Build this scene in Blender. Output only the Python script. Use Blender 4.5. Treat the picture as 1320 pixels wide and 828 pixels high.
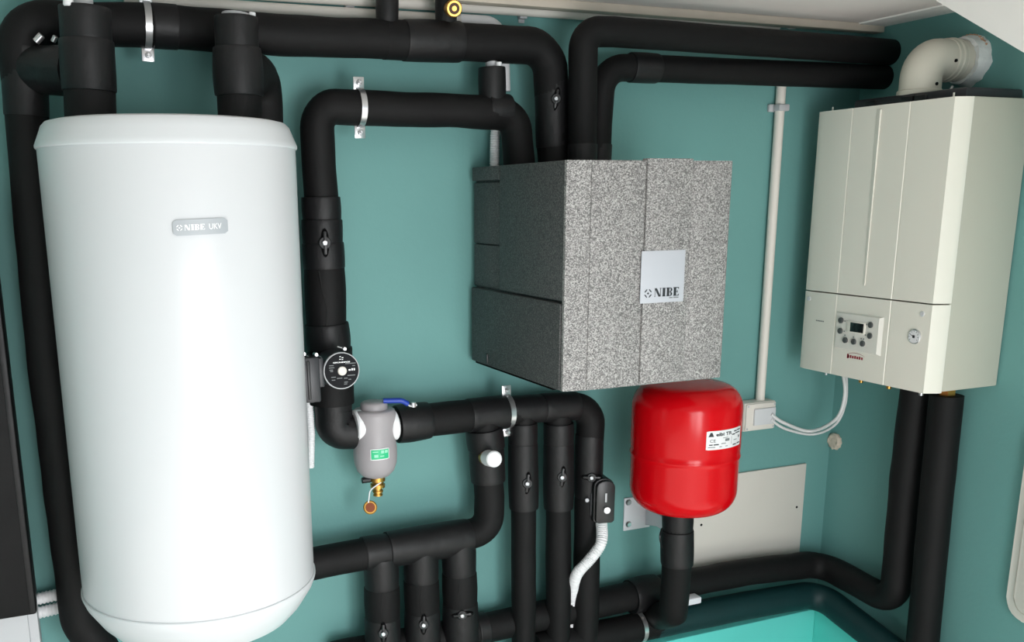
import bpy, bmesh, math, random
from mathutils import Vector, Matrix, noise
random.seed(7)
for o in list(bpy.data.objects): bpy.data.objects.remove(o)
S = bpy.context.scene
C = S.collection
PI = math.pi

# ------------------------------------------------------------------ camera
F_PX, YAW, PITCH, ROLL, CX, CY = 1236.34, 0.39671, 0.23403, 0.010296, 571.39, 551.35
CAM = Vector((0.0, -2.22, 1.55))
fwd = Vector((math.sin(YAW)*math.cos(PITCH), math.cos(YAW)*math.cos(PITCH), -math.sin(PITCH)))
rgt = Vector((math.cos(YAW), -math.sin(YAW), 0)); dwn = fwd.cross(rgt)
right = math.cos(ROLL)*rgt + math.sin(ROLL)*dwn
down = -math.sin(ROLL)*rgt + math.cos(ROLL)*dwn
cd = bpy.data.cameras.new('camera'); cam = bpy.data.objects.new('camera', cd); C.objects.link(cam)
cd.sensor_fit = 'HORIZONTAL'; cd.sensor_width = 36.0; cd.lens = F_PX/1320*36
cd.shift_x = (660-CX)/1320; cd.shift_y = (CY-414)/1320
cd.clip_start = 0.02
m3 = Matrix((right, -down, -fwd)).transposed()
cam.matrix_world = Matrix.Translation(CAM) @ m3.to_4x4()
S.camera = cam

# ------------------------------------------------------------------ light
S.view_settings.view_transform = 'Standard'; S.view_settings.look = 'None'
S.view_settings.gamma = 1.0; S.view_settings.use_curve_mapping = False
S.view_settings.exposure = 0.13
w = bpy.data.worlds.new('world'); S.world = w; w.use_nodes = True
w.node_tree.nodes['Background'].inputs[0].default_value = (0.95, 0.97, 1.0, 1)
w.node_tree.nodes['Background'].inputs[1].default_value = 0.65
def area(name, loc, target, sx, sy, power, col, spread):
    l = bpy.data.lights.new(name, 'AREA'); l.shape = 'RECTANGLE'; l.size = sx; l.size_y = sy
    l.energy = power; l.color = col; l.spread = math.radians(spread)
    o = bpy.data.objects.new(name, l); C.objects.link(o); o.location = loc
    o.rotation_euler = (Vector(target)-Vector(loc)).to_track_quat('-Z', 'Y').to_euler()
    return o
# two area lights added for assumed daylight from behind the camera, no door built
area('assumed_daylight', (0.95, -2.85, 0.95), (0.35, 0, 0.70), 0.55, 1.2, 14.5, (0.98, 0.99, 1.0), 125)
area('assumed_daylight', (0.30, -3.0, 0.95), (0.35, 0, 0.70), 0.5, 1.2, 7.5, (0.98, 0.99, 1.0), 125)
sl = bpy.data.lights.new('sun', 'SUN'); sl.energy = 9.0; sl.angle = math.radians(0.6); sl.color = (1.0, 0.97, 0.94)  # sun added to light the unseen floor, which brightens the ceiling from below
so = bpy.data.objects.new('sun', sl); C.objects.link(so); so.location = (0, -5, 5)
so.rotation_euler = Vector((-0.06, 0.46, -0.88)).to_track_quat('-Z', 'Y').to_euler()

# ------------------------------------------------------------------ helpers
def ray(px, py):
    return right*((px-CX)/F_PX) + down*((py-CY)/F_PX) + fwd
def P(px, py, d=0.0):            # a point at distance d in front of the back wall
    r = ray(px, py); return CAM + r*((-d-CAM.y)/r.y)
def PX(px, py, X):               # a point on the plane x = X
    r = ray(px, py); return CAM + r*((X-CAM.x)/r.x)
def PZ(px, py, Z):
    r = ray(px, py); return CAM + r*((Z-CAM.z)/r.z)
def rad(wpx, p):                 # real radius of something wpx wide at point p
    return wpx*0.5*(p-CAM).dot(fwd)/F_PX
def V(*a): return Vector(a)

def lin(c):
    return tuple(((x/255)/12.92 if x/255 <= 0.04045 else (((x/255)+0.055)/1.055)**2.4) for x in c) + (1,)
MATS = {}
def mat(name, col, rough=0.5, metal=0.0, var=0.0, vscale=8.0, bump=0.0, bscale=60.0, spec=0.5, coat=0.0, rvar=0.0):
    m = bpy.data.materials.new(name); m.use_nodes = True; nt = m.node_tree; b = nt.nodes['Principled BSDF']
    b.inputs['Base Color'].default_value = lin(col); b.inputs['Roughness'].default_value = rough
    b.inputs['Metallic'].default_value = metal; b.inputs['Specular IOR Level'].default_value = spec
    b.inputs['Coat Weight'].default_value = coat
    tc = nt.nodes.new('ShaderNodeTexCoord')
    if var > 0 or rvar > 0:
        n = nt.nodes.new('ShaderNodeTexNoise'); n.inputs['Scale'].default_value = vscale; n.inputs['Detail'].default_value = 5
        nt.links.new(tc.outputs['Object'], n.inputs['Vector'])
        if var > 0:
            mx = nt.nodes.new('ShaderNodeMixRGB'); mx.inputs[1].default_value = lin([max(0, c*(1-var)) for c in col]); mx.inputs[2].default_value = lin([min(255, c*(1+var)) for c in col])
            nt.links.new(n.outputs['Fac'], mx.inputs[0]); nt.links.new(mx.outputs[0], b.inputs['Base Color'])
        if rvar > 0:
            mr = nt.nodes.new('ShaderNodeMapRange'); mr.inputs[3].default_value = rough-rvar; mr.inputs[4].default_value = rough+rvar
            nt.links.new(n.outputs['Fac'], mr.inputs[0]); nt.links.new(mr.outputs[0], b.inputs['Roughness'])
    if bump > 0:
        n2 = nt.nodes.new('ShaderNodeTexNoise'); n2.inputs['Scale'].default_value = bscale; n2.inputs['Detail'].default_value = 4
        nt.links.new(tc.outputs['Object'], n2.inputs['Vector'])
        bp = nt.nodes.new('ShaderNodeBump'); bp.inputs['Strength'].default_value = bump; bp.inputs['Distance'].default_value = 0.004
        nt.links.new(n2.outputs['Fac'], bp.inputs['Height']); nt.links.new(bp.outputs['Normal'], b.inputs['Normal'])
    MATS[name] = m; return m
def speckle(name, c1, c2, c3, scale):
    m = bpy.data.materials.new(name); m.use_nodes = True; nt = m.node_tree; b = nt.nodes['Principled BSDF']
    tc = nt.nodes.new('ShaderNodeTexCoord')
    v = nt.nodes.new('ShaderNodeTexVoronoi'); v.inputs['Scale'].default_value = scale
    nt.links.new(tc.outputs['Object'], v.inputs['Vector'])
    sep = nt.nodes.new('ShaderNodeSeparateColor'); nt.links.new(v.outputs['Color'], sep.inputs[0])
    r = nt.nodes.new('ShaderNodeValToRGB'); e = r.color_ramp.elements
    e[0].color = lin(c1); e[0].position = 0.0; e[1].color = lin(c3); e[1].position = 1.0
    x = e.new(0.5); x.color = lin(c2)
    nt.links.new(sep.outputs[0], r.inputs[0]); nt.links.new(r.outputs[0], b.inputs['Base Color'])
    b.inputs['Roughness'].default_value = 0.55; b.inputs['Specular IOR Level'].default_value = 0.4
    bp = nt.nodes.new('ShaderNodeBump'); bp.inputs['Strength'].default_value = 0.35; bp.inputs['Distance'].default_value = 0.002
    nt.links.new(v.outputs['Distance'], bp.inputs['Height']); nt.links.new(bp.outputs['Normal'], b.inputs['Normal'])
    MATS[name] = m; return m

mat('wall_paint', (106, 156, 153), 0.6, var=0.035, vscale=2.2, bump=0.12, bscale=90, spec=0.3)
mat('ceiling_paint', (228, 221, 217), 0.8, var=0.03, vscale=5, bump=0.15, bscale=70, spec=0.2)
mat('white_plaster', (247, 245, 242), 0.7, var=0.02, vscale=6, bump=0.1, bscale=60, spec=0.3)
mat('floor_paint', (190, 188, 184), 0.5, var=0.06, vscale=4)
mat('turquoise_band', (116, 236, 226), 0.35, var=0.04, vscale=5, spec=0.4)
mat('foam', (13, 13, 14), 0.66, var=0.10, vscale=14, bump=0.45, bscale=28, spec=0.25, rvar=0.06)
mat('foam_wrap', (16, 16, 18), 0.52, var=0.12, vscale=18, bump=0.6, bscale=24, spec=0.38, rvar=0.06)
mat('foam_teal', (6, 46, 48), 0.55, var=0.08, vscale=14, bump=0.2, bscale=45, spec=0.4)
mat('seam', (12, 12, 13), 0.7)
mat('black_plastic', (26, 27, 29), 0.38, spec=0.5)
mat('dark_plastic', (44, 45, 49), 0.42, spec=0.5)
mat('dial_black', (30, 31, 34), 0.75, spec=0.15)
mat('hole', (6, 6, 7), 0.8, spec=0.1)
mat('enamel', (205, 207, 210), 0.26, spec=0.45)
mat('enamel_lid', (209, 212, 215), 0.33, spec=0.5)
mat('tank_plate', (160, 165, 170), 0.4)
mat('white_print', (244, 246, 248), 0.5)
mat('steel', (205, 206, 208), 0.28, 0.9, var=0.05, vscale=40)
mat('brass', (196, 150, 78), 0.3, 0.9, var=0.08, vscale=40)
mat('bore_dark', (64, 40, 22), 0.5, 0.4)
mat('copper', (120, 66, 44), 0.4, 0.7)
mat('pvc', (222, 218, 210), 0.45, spec=0.4)
mat('pvc_grey', (184, 186, 189), 0.5)
mat('trunk_beige', (196, 186, 172), 0.55, var=0.04, vscale=12)
mat('corrugated', (232, 233, 235), 0.45)
mat('cable', (214, 216, 216), 0.45)
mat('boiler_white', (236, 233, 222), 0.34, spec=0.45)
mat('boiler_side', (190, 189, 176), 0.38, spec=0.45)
mat('boiler_panel', (228, 226, 218), 0.4)
mat('flue', (214, 209, 196), 0.4)
mat('screen', (20, 24, 24), 0.25)
mat('button', (74, 78, 78), 0.5)
mat('red_enamel', (200, 2, 14), 0.2, spec=0.28)
mat('red_print', (150, 40, 52), 0.5)
mat('label_white', (228, 228, 230), 0.45)
mat('label_grey', (182, 185, 192), 0.45)
mat('ink', (40, 44, 48), 0.6)
mat('ink_grey', (120, 124, 126), 0.6)
mat('filter_grey', (160, 156, 159), 0.42, spec=0.4)
mat('green_label', (40, 186, 128), 0.45)
mat('green_print', (150, 225, 190), 0.45)
mat('blue_lever', (24, 60, 160), 0.4)
mat('sheet', (214, 210, 202), 0.5, var=0.02, vscale=6)
mat('bracket_white', (226, 228, 234), 0.4)
mat('mineral', (236, 238, 240), 0.75, var=0.08, vscale=30, bump=0.9, bscale=45)
mat('brick_dust', (206, 160, 132), 0.8, var=0.15, vscale=60)
mat('putty', (206, 192, 176), 0.8, var=0.08, vscale=60, bump=0.6, bscale=120)
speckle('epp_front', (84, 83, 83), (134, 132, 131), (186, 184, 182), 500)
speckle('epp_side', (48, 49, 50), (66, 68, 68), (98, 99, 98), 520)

def finish(name, bm, material, parent=None, smooth=True, angle=38):
    me = bpy.data.meshes.new(name); bmesh.ops.recalc_face_normals(bm, faces=bm.faces[:]); bm.to_mesh(me); bm.free()
    if smooth:
        me.shade_smooth(); me.set_sharp_from_angle(angle=math.radians(angle))
    me.materials.append(MATS[material])
    o = bpy.data.objects.new(name, me); C.objects.link(o)
    if parent is not None:
        o.parent = parent
        if parent.type == 'EMPTY': o.matrix_parent_inverse = Matrix.Translation(-parent.location)
    return o
def tag(o, label, cat, group=None):
    o['label'] = label; o['category'] = cat
    if group: o['group'] = group
    return o
def thing(name, label, cat, loc, group=None):
    o = bpy.data.objects.new(name, None); C.objects.link(o); o.location = loc; o.empty_display_size = 0.05
    return tag(o, label, cat, group)
def struct(o):
    o['kind'] = 'structure'; return o

def add_box(bm, lo, hi, bev=0.0, M=None, seg=2):
    t = bmesh.new(); r = bmesh.ops.create_cube(t, size=1.0)
    lo = Vector(lo); hi = Vector(hi)
    for v in t.verts: v.co = Vector([(lo[i]+hi[i])/2 + v.co[i]*(hi[i]-lo[i]) for i in range(3)])
    if bev > 0: bmesh.ops.bevel(t, geom=t.edges[:], offset=bev, segments=seg, affect='EDGES', profile=0.5)
    if M is not None: bmesh.ops.transform(t, matrix=M, verts=t.verts[:])
    me = bpy.data.meshes.new('tmp'); t.to_mesh(me); t.free(); bm.from_mesh(me); bpy.data.meshes.remove(me)
def box(name, lo, hi, material, parent=None, bev=0.0, M=None, seg=2):
    bm = bmesh.new(); add_box(bm, lo, hi, bev, M, seg); return finish(name, bm, material, parent)

def fillet(pts, br, n=9):
    pts = [Vector(p) for p in pts]; out = [pts[0]]
    for i in range(1, len(pts)-1):
        a, b, c = pts[i-1], pts[i], pts[i+1]
        u = (a-b).normalized(); v = (c-b).normalized(); ang = u.angle(v)
        rr = br[i-1] if isinstance(br, (list, tuple)) else br
        if ang > 2.9 or rr <= 0: out.append(b); continue
        t = min(rr/math.tan(ang/2), (a-b).length*0.49, (c-b).length*0.49); r = t*math.tan(ang/2)
        cen = b + (u+v).normalized()*(r/math.sin(ang/2)); p0 = b+u*t; p1 = b+v*t
        d0 = p0-cen; d1 = p1-cen; tot = d0.angle(d1); axis = d0.cross(d1).normalized()
        for k in range(n+1): out.append(cen + Matrix.Rotation(tot*k/n, 3, axis) @ d0)
    out.append(pts[-1]); return out
def resample(pts, step):
    out = [pts[0]]
    for a, b in zip(pts, pts[1:]):
        L = (b-a).length; k = max(1, int(L/step))
        for j in range(1, k+1): out.append(a.lerp(b, j/k))
    return out
def add_tube(bm, pts, r, n=20, cap=True, wob=0.0, seed=0.0, rfun=None):
    """r: number; rings along pts with parallel transport"""
    pts = [p for i, p in enumerate(pts) if i == 0 or (p-pts[i-1]).length > 1e-6]
    T = []
    for i in range(len(pts)):
        a = pts[max(0, i-1)]; b = pts[min(len(pts)-1, i+1)]; T.append((b-a).normalized())
    ref = V(0, 0, 1) if abs(T[0].z) < 0.9 else V(0, 1, 0)
    nrm = (ref - T[0]*ref.dot(T[0])).normalized(); rings = []; s = 0
    for i, p in enumerate(pts):
        if i:
            s += (p-pts[i-1]).length
            nrm = (nrm - T[i]*nrm.dot(T[i])).normalized()
        bn = T[i].cross(nrm); ring = []
        rr = r*(rfun(s) if rfun else 1)
        for k in range(n):
            a = 2*PI*k/n; dr = nrm*math.cos(a)+bn*math.sin(a)
            q = rr
            if wob: q *= 1 + wob*noise.noise(p*14+dr*0.5+V(seed, 0, 0)) + wob*0.6*noise.noise(V(s*9+seed, seed, 3.1))
            ring.append(bm.verts.new(p+dr*q))
        rings.append(ring)
    for a, b in zip(rings, rings[1:]):
        for k in range(n): bm.faces.new((a[k], a[(k+1) % n], b[(k+1) % n], b[k]))
    if cap:
        bm.faces.new(rings[0][::-1]); bm.faces.new(rings[-1])
SEED = [0]
def tube(name, pts, r, material, parent=None, br=0.07, n=22, wob=0.0, step=0.02, rfun=None):
    SEED[0] += 1.7
    bm = bmesh.new(); path = fillet(pts, br)
    if wob or rfun: path = resample(path, step)
    add_tube(bm, path, r, n, True, wob, SEED[0], rfun)
    return finish(name, bm, material, parent, angle=50)
def add_cyl(bm, a, b, r, n=20, r2=None, bev=0.0):
    a = Vector(a); b = Vector(b); r2 = r if r2 is None else r2; ax = (b-a).normalized()
    pr = [(0, r-bev), (bev, r), ((b-a).length-bev, r2), ((b-a).length, r2-bev)] if bev else [(0, r), ((b-a).length, r2)]
    u = ax.orthogonal().normalized(); v = ax.cross(u); rings = []
    for z, q in pr: rings.append([bm.verts.new(a+ax*z+(u*math.cos(2*PI*k/n)+v*math.sin(2*PI*k/n))*q) for k in range(n)])
    for p, q in zip(rings, rings[1:]):
        for k in range(n): bm.faces.new((p[k], p[(k+1) % n], q[(k+1) % n], q[k]))
    bm.faces.new(rings[0][::-1]); bm.faces.new(rings[-1])
def cyl(name, a, b, r, material, parent=None, n=20, r2=None, bev=0.0):
    bm = bmesh.new(); add_cyl(bm, a, b, r, n, r2, bev); return finish(name, bm, material, parent)
def collar(name, a, b, r, material, parent=None, bulge=0.0, wob=0.028):
    """a wrapped sleeve of insulation between a and b"""
    SEED[0] += 1.3; a = Vector(a); b = Vector(b); L = (b-a).length
    pts = [a.lerp(b, t) for t in (0, 0.002, 0.03, 0.12, 0.25, 0.38, 0.5, 0.62, 0.75, 0.88, 0.97, 0.998, 1)]
    def rf(s):
        t = s/L
        if t < 0.001 or t > 0.999: return 0.93
        if t < 0.004 or t > 0.996: return 0.985
        return 1+bulge*math.sin(PI*t)
    bm = bmesh.new(); add_tube(bm, pts, r, 26, True, wob, SEED[0], rf)
    return finish(name, bm, material, parent, angle=40)
def add_lathe(bm, prof, cen, n=48, axis='Z'):
    rings = []
    for r, z in prof:
        if r < 1e-5: rings.append([bm.verts.new(Vector(cen)+V(0, 0, z))]); continue
        rings.append([bm.verts.new(Vector(cen)+V(r*math.cos(2*PI*k/n), r*math.sin(2*PI*k/n), z)) for k in range(n)])
    for a, b in zip(rings, rings[1:]):
        for k in range(n):
            if len(a) == 1 and len(b) == 1: continue
            if len(a) == 1: bm.faces.new((a[0], b[(k+1) % n], b[k]))
            elif len(b) == 1: bm.faces.new((a[k], a[(k+1) % n], b[0]))
            else: bm.faces.new((a[k], a[(k+1) % n], b[(k+1) % n], b[k]))
def lathe(name, prof, cen, material, parent=None, n=48, angle=30):
    bm = bmesh.new(); add_lathe(bm, prof, cen, n); return finish(name, bm, material, parent, angle=angle)
def add_poly(bm, pts): bm.faces.new([bm.verts.new(p) for p in pts])
def prism(name, pts, off, material, parent=None, bev=0.0):
    """flat outline (3-d points) extruded by vector off"""
    bm = bmesh.new(); off = Vector(off); a = [bm.verts.new(p) for p in pts]; b = [bm.verts.new(Vector(p)+off) for p in pts]; n = len(pts)
    bm.faces.new(a[::-1]); bm.faces.new(b)
    for k in range(n): bm.faces.new((a[k], a[(k+1) % n], b[(k+1) % n], b[k]))
    if bev: bmesh.ops.bevel(bm, geom=bm.edges[:], offset=bev, segments=2, affect='EDGES', profile=0.5)
    return finish(name, bm, material, parent, angle=30)
def rrect(w_, h_, r, n=5):
    out = []
    for sx, sy, a0 in ((1, 1, 0), (-1, 1, PI/2), (-1, -1, PI), (1, -1, 1.5*PI)):
        for k in range(n+1):
            a = a0+PI/2*k/n; out.append((sx*(w_/2-r)+r*math.cos(a), sy*(h_/2-r)+r*math.sin(a)))
    return out
def text2d(body, height, bold=0.0):
    """list of triangles/polys in 2-d, origin at the left baseline; cap height = height"""
    cu = bpy.data.curves.new('t', 'FONT'); cu.body = body; cu.size = height/0.69; cu.offset = bold; cu.resolution_u = 3
    o = bpy.data.objects.new('t', cu); me = bpy.data.meshes.new_from_object(o)
    fs = [[(me.vertices[i].co.x, me.vertices[i].co.y) for i in p.vertices] for p in me.polygons]
    bpy.data.objects.remove(o); bpy.data.curves.remove(cu); bpy.data.meshes.remove(me); return fs
def fit(polys, w_, h_):
    xs = [p[0] for f in polys for p in f]; ys = [p[1] for f in polys for p in f]
    x0, x1, y0, y1 = min(xs), max(xs), min(ys), max(ys)
    return [[((x-(x0+x1)/2)*w_/(x1-x0), (y-(y0+y1)/2)*h_/(y1-y0)) for x, y in f] for f in polys]
def print2d(name, polys, fn, material, parent):
    bm = bmesh.new()
    for f in polys: add_poly(bm, [fn(x, y) for x, y in f])
    me = bpy.data.meshes.new(name); bm.to_mesh(me); bm.free(); me.materials.append(MATS[material])
    o = bpy.data.objects.new(name, me); C.objects.link(o); o.parent = parent
    if parent.type == 'EMPTY': o.matrix_parent_inverse = Matrix.Translation(-parent.location)
    return o
def R4(x0, y0, x1, y1): return [(x0, y0), (x1, y0), (x1, y1), (x0, y1)]
def fat_letters():
    L = []
    # N
    L += [R4(0, 0, .12, .0+.06), R4(.04, 0, .09, 1), [(0, 1), (.26, 1), (.72, 0), (.46, 0)], R4(.64, .0, .70, 1), R4(.55, .94, .78, 1)]
    # I
    x = .86; L += [R4(x+.05, 0, x+.33, 1), R4(x, 0, x+.38, .07), R4(x, .93, x+.38, 1)]
    # B
    x = 1.32; L += [R4(x+.05, 0, x+.33, 1), R4(x, 0, x+.40, .07), R4(x, .93, x+.40, 1), R4(x+.33, .47, x+.50, .53)]
    for cy, ry in ((.25, .25), (.75, .25)):
        for k in range(6):
            a0 = -PI/2+PI*k/6; a1 = a0+PI/6
            L.append([(x+.40+.26*math.cos(a0), cy+ry*math.sin(a0)), (x+.40+.26*math.cos(a1), cy+ry*math.sin(a1)), (x+.40+.07*math.cos(a1), cy+ry*.75*math.sin(a1)), (x+.40+.07*math.cos(a0), cy+ry*.75*math.sin(a0))])
    # E
    x = 2.08; L += [R4(x+.05, 0, x+.33, 1), R4(x, 0, x+.62, .07), R4(x, .93, x+.62, 1), R4(x+.33, .46, x+.48, .54), [(x+.62, 0), (x+.64, .28), (x+.50, .07)], [(x+.62, 1), (x+.50, .93), (x+.62, .74)], R4(x+.44, .36, x+.50, .64)]
    return L
def star():
    L = [[(0, .16), (-.16, 0), (0, -.16), (.16, 0)]]
    for sx in (1, -1):
        for sy in (1, -1):
            L.append([(sx*.10, sy*.50), (sx*.22, sy*.50), (sx*.50, sy*.22), (sx*.50, sy*.10), (sx*.24, sy*.24)])
    return L
def shift(polys, s, dx, dy): return [[(x*s+dx, y*s+dy) for x, y in f] for f in polys]

# ------------------------------------------------------------------ the room
RX = 2.245; CZ = CAM.z+0.458
def slab(name, lo, hi, m): return struct(box(name, lo, hi, m))
slab('wall_back', (-1.6, 0, 0), (RX+0.15, 0.15, CZ+0.1), 'wall_paint')
slab('floor', (-1.6, -4.6, -0.1), (RX+0.15, 0.15, 0), 'floor_paint')
slab('wall_left', (-1.75, -4.6, 0), (-1.6, 0.15, CZ+0.1), 'wall_paint')
slab('ceiling', (-1.6, -1.9, CZ), (RX+0.15, 0.0, CZ+0.1), 'ceiling_paint')
# right wall with the round flue opening
hole_c = PX(1247, 79, RX)
bm = bmesh.new(); N = 40; hr = 0.0515
lo, hi = V(RX, -4.6, 0), V(RX, 0, CZ+0.1)
def rect_pt(a):
    c, s = math.cos(a), math.sin(a); ts = []
    if c > 1e-9: ts.append((hi.y-hole_c.y)/c)
    if c < -1e-9: ts.append((lo.y-hole_c.y)/c)
    if s > 1e-9: ts.append((hi.z-hole_c.z)/s)
    if s < -1e-9: ts.append((lo.z-hole_c.z)/s)
    t = min(ts); return V(RX, hole_c.y+t*c, hole_c.z+t*s)
angs = [2*PI*k/N for k in range(N)]
for cy_, cz_ in ((lo.y, lo.z), (lo.y, hi.z), (hi.y, lo.z), (hi.y, hi.z)): angs.append(math.atan2(cz_-hole_c.z, cy_-hole_c.y) % (2*PI))
angs.sort(); inn = [bm.verts.new(V(RX, hole_c.y+hr*math.cos(a), hole_c.z+hr*math.sin(a))) for a in angs]; outv = [bm.verts.new(rect_pt(a)) for a in angs]
inn2 = [bm.verts.new(v.co+V(0.15, 0, 0)) for v in inn]; out2 = [bm.verts.new(v.co+V(0.15, 0, 0)) for v in outv]; K = len(angs)
for k in range(K):
    j = (k+1) % K
    bm.faces.new((inn[k], inn[j], outv[j], outv[k])); bm.faces.new((inn2[k], out2[k], out2[j], inn2[j]))
    bm.faces.new((inn[k], inn2[k], inn2[j], inn[j])); bm.faces.new((outv[k], outv[j], out2[j], out2[k]))
struct(finish('wall_right', bm, 'wall_paint', None, smooth=False))
# plaster strip on the ceiling along the right wall
slab('trim_1', (RX-0.10, -0.36, CZ-0.004), (RX, -0.05, CZ), 'white_plaster')
# rough unpainted plaster line at the top of the back wall
bm = bmesh.new(); x = 0.55; prev = None
while x < RX-0.02:
    h = 0.010+0.008*noise.noise(V(x*22, 1, 2))
    a = bm.verts.new((x, -0.003, CZ)); b = bm.verts.new((x, -0.003, CZ-h)); c_ = bm.verts.new((x, 0.0, CZ)); d_ = bm.verts.new((x, 0.0, CZ-h))
    if prev:
        bm.faces.new((prev[0], a, b, prev[1])); bm.faces.new((prev[1], b, d_, prev[3]))
    prev = (a, b, c_, d_); x += 0.02
struct(finish('trim_2', bm, 'white_plaster', None, smooth=False))
# white boxed sloping rafter at the right
SX = 1.95
a = PX(1205, 0, SX); b = PX(1320, 68, SX); u = (b-a).normalized(); a2 = a-u*((a.z-CZ)/u.z) if u.z else a; b2 = a+u*0.9
bm = bmesh.new(); up = V(0, 0, 0.25)
pts = [a2, b2, b2+up, a2+up]
q = [bm.verts.new(p) for p in pts]; q2 = [bm.verts.new(V(RX, p.y, p.z)) for p in pts]
bm.faces.new(q); bm.faces.new(q2[::-1])
for k in range(4): bm.faces.new((q[k], q2[k], q2[(k+1) % 4], q[(k+1) % 4]))
struct(finish('trim_3', bm, 'white_plaster', None, smooth=False))
# brighter turquoise band low on the back and right walls
SK = PX(1018, 787, 2.10).z
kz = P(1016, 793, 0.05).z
struct(box('wall_band_back', (-1.6, -0.05, 0), (RX-0.05, 0, kz), 'turquoise_band', None, 0.004))
struct(box('wall_band_right', (RX-0.05, -2.4, 0), (RX, 0, kz), 'turquoise_band', None, 0.004))

# ------------------------------------------------------------------ buffer tank
TD = 0.30
ta = math.atan(0.0115); tb = math.atan(0.2585); tc_ = (ta+tb)/2; dist = (2.22-TD)/math.cos(tc_)
TR = dist*math.sin((tb-ta)/2); TX = dist*math.sin(tc_); TY = -TD
zt = CAM.z + 0.0505*(2.22-TD); zb = CAM.z - 0.3955*(2.22-TD)
ztop = zt+0.046
tank = thing('buffer_tank', 'tall white cylinder-shaped water tank carrying a small grey nameplate', 'tank', (TX, TY, zb-0.09))
c0 = V(TX, TY, 0)
lathe('shell', [(0, zb), (TR-0.002, zb), (TR-0.001, zb+0.004), (TR-0.001, zt-0.004), (TR-0.002, zt), (0, zt)], c0, 'enamel', tank, 96)
lathe('lid', [(0, zt-0.01), (TR+0.001, zt-0.003), (TR+0.0025, zt-0.001), (TR+0.0025, zt+0.003), (TR+0.0005, zt+0.008), (TR-0.007, zt+0.026), (TR-0.011, ztop-0.010), (TR-0.018, ztop-0.003), (TR-0.03, ztop), (0, ztop)], c0, 'enamel_lid', tank, 96, 25)
lathe('bottom_cap', [(0, zb+0.01), (TR+0.001, zb+0.003), (TR+0.0022, zb+0.001), (TR+0.0022, zb-0.003), (TR-0.004, zb-0.020), (TR-0.028, zb-0.058), (TR-0.05, zb-0.082), (TR-0.07, zb-0.09), (0, zb-0.09)], c0, 'enamel_lid', tank, 96, 25)
def on_cyl(px, py, cx, cy, r):
    d = ray(px, py); ox, oy = CAM.x-cx, CAM.y-cy
    A = d.x*d.x+d.y*d.y; B = 2*(ox*d.x+oy*d.y); Cc = ox*ox+oy*oy-r*r
    t = (-B-math.sqrt(max(0, B*B-4*A*Cc)))/(2*A); return CAM+d*t
def cyl_map(p, cx, cy, r, tilt=0.0):
    a0 = math.atan2(p.y-cy, p.x-cx)
    def fn(x, y, e=0.0):
        a = a0+x/r; return V(cx+(r+e)*math.cos(a), cy+(r+e)*math.sin(a), p.z+y+tilt*x)
    return fn
def curved_plate(name, w_, h_, fn, e, material, parent, rc=0.004, nx=16):
    bm = bmesh.new(); cols = []
    for k in range(nx+1):
        x = -w_/2+w_*k/nx; dx = w_/2-abs(x); cut = rc-math.sqrt(max(0, rc*rc-(rc-dx)**2)) if dx < rc else 0
        cols.append([bm.verts.new(fn(x, -h_/2+cut, e)), bm.verts.new(fn(x, h_/2-cut, e)), bm.verts.new(fn(x, -h_/2+cut, -0.001)), bm.verts.new(fn(x, h_/2-cut, -0.001))])
    for a, b in zip(cols, cols[1:]):
        bm.faces.new((a[0], b[0], b[1], a[1])); bm.faces.new((a[1], b[1], b[3], a[3])); bm.faces.new((a[2], b[2], b[0], a[0]))
    for cdl in (cols[0], cols[-1]): bm.faces.new((cdl[0], cdl[1], cdl[3], cdl[2]))
    return finish(name, bm, material, parent)
p = on_cyl(259, 292.5, TX, TY, TR); p0 = on_cyl(224, 294, TX, TY, TR); p1 = on_cyl(294, 292, TX, TY, TR)
pw = (p1-p0).length*1.01; ph = rad(20, p)*2
fn = cyl_map(p, TX, TY, TR, 0.03)
pl = curved_plate('nameplate', pw, ph, fn, 0.0022, 'tank_plate', tank)
pl['label'] = 'grey nameplate with white lettering'
ltr = shift(fit(fat_letters(), pw*0.36, ph*0.36), 1, -pw*0.115, 0.0) + shift(star(), ph*0.36, -pw*0.385, 0)
ltr += shift(fit(text2d('UKV', 0.01), pw*0.23, ph*0.36), 1, pw*0.26, 0)
print2d('lettering', ltr, lambda x, y: fn(x, y, 0.0026), 'white_print', pl)

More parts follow.
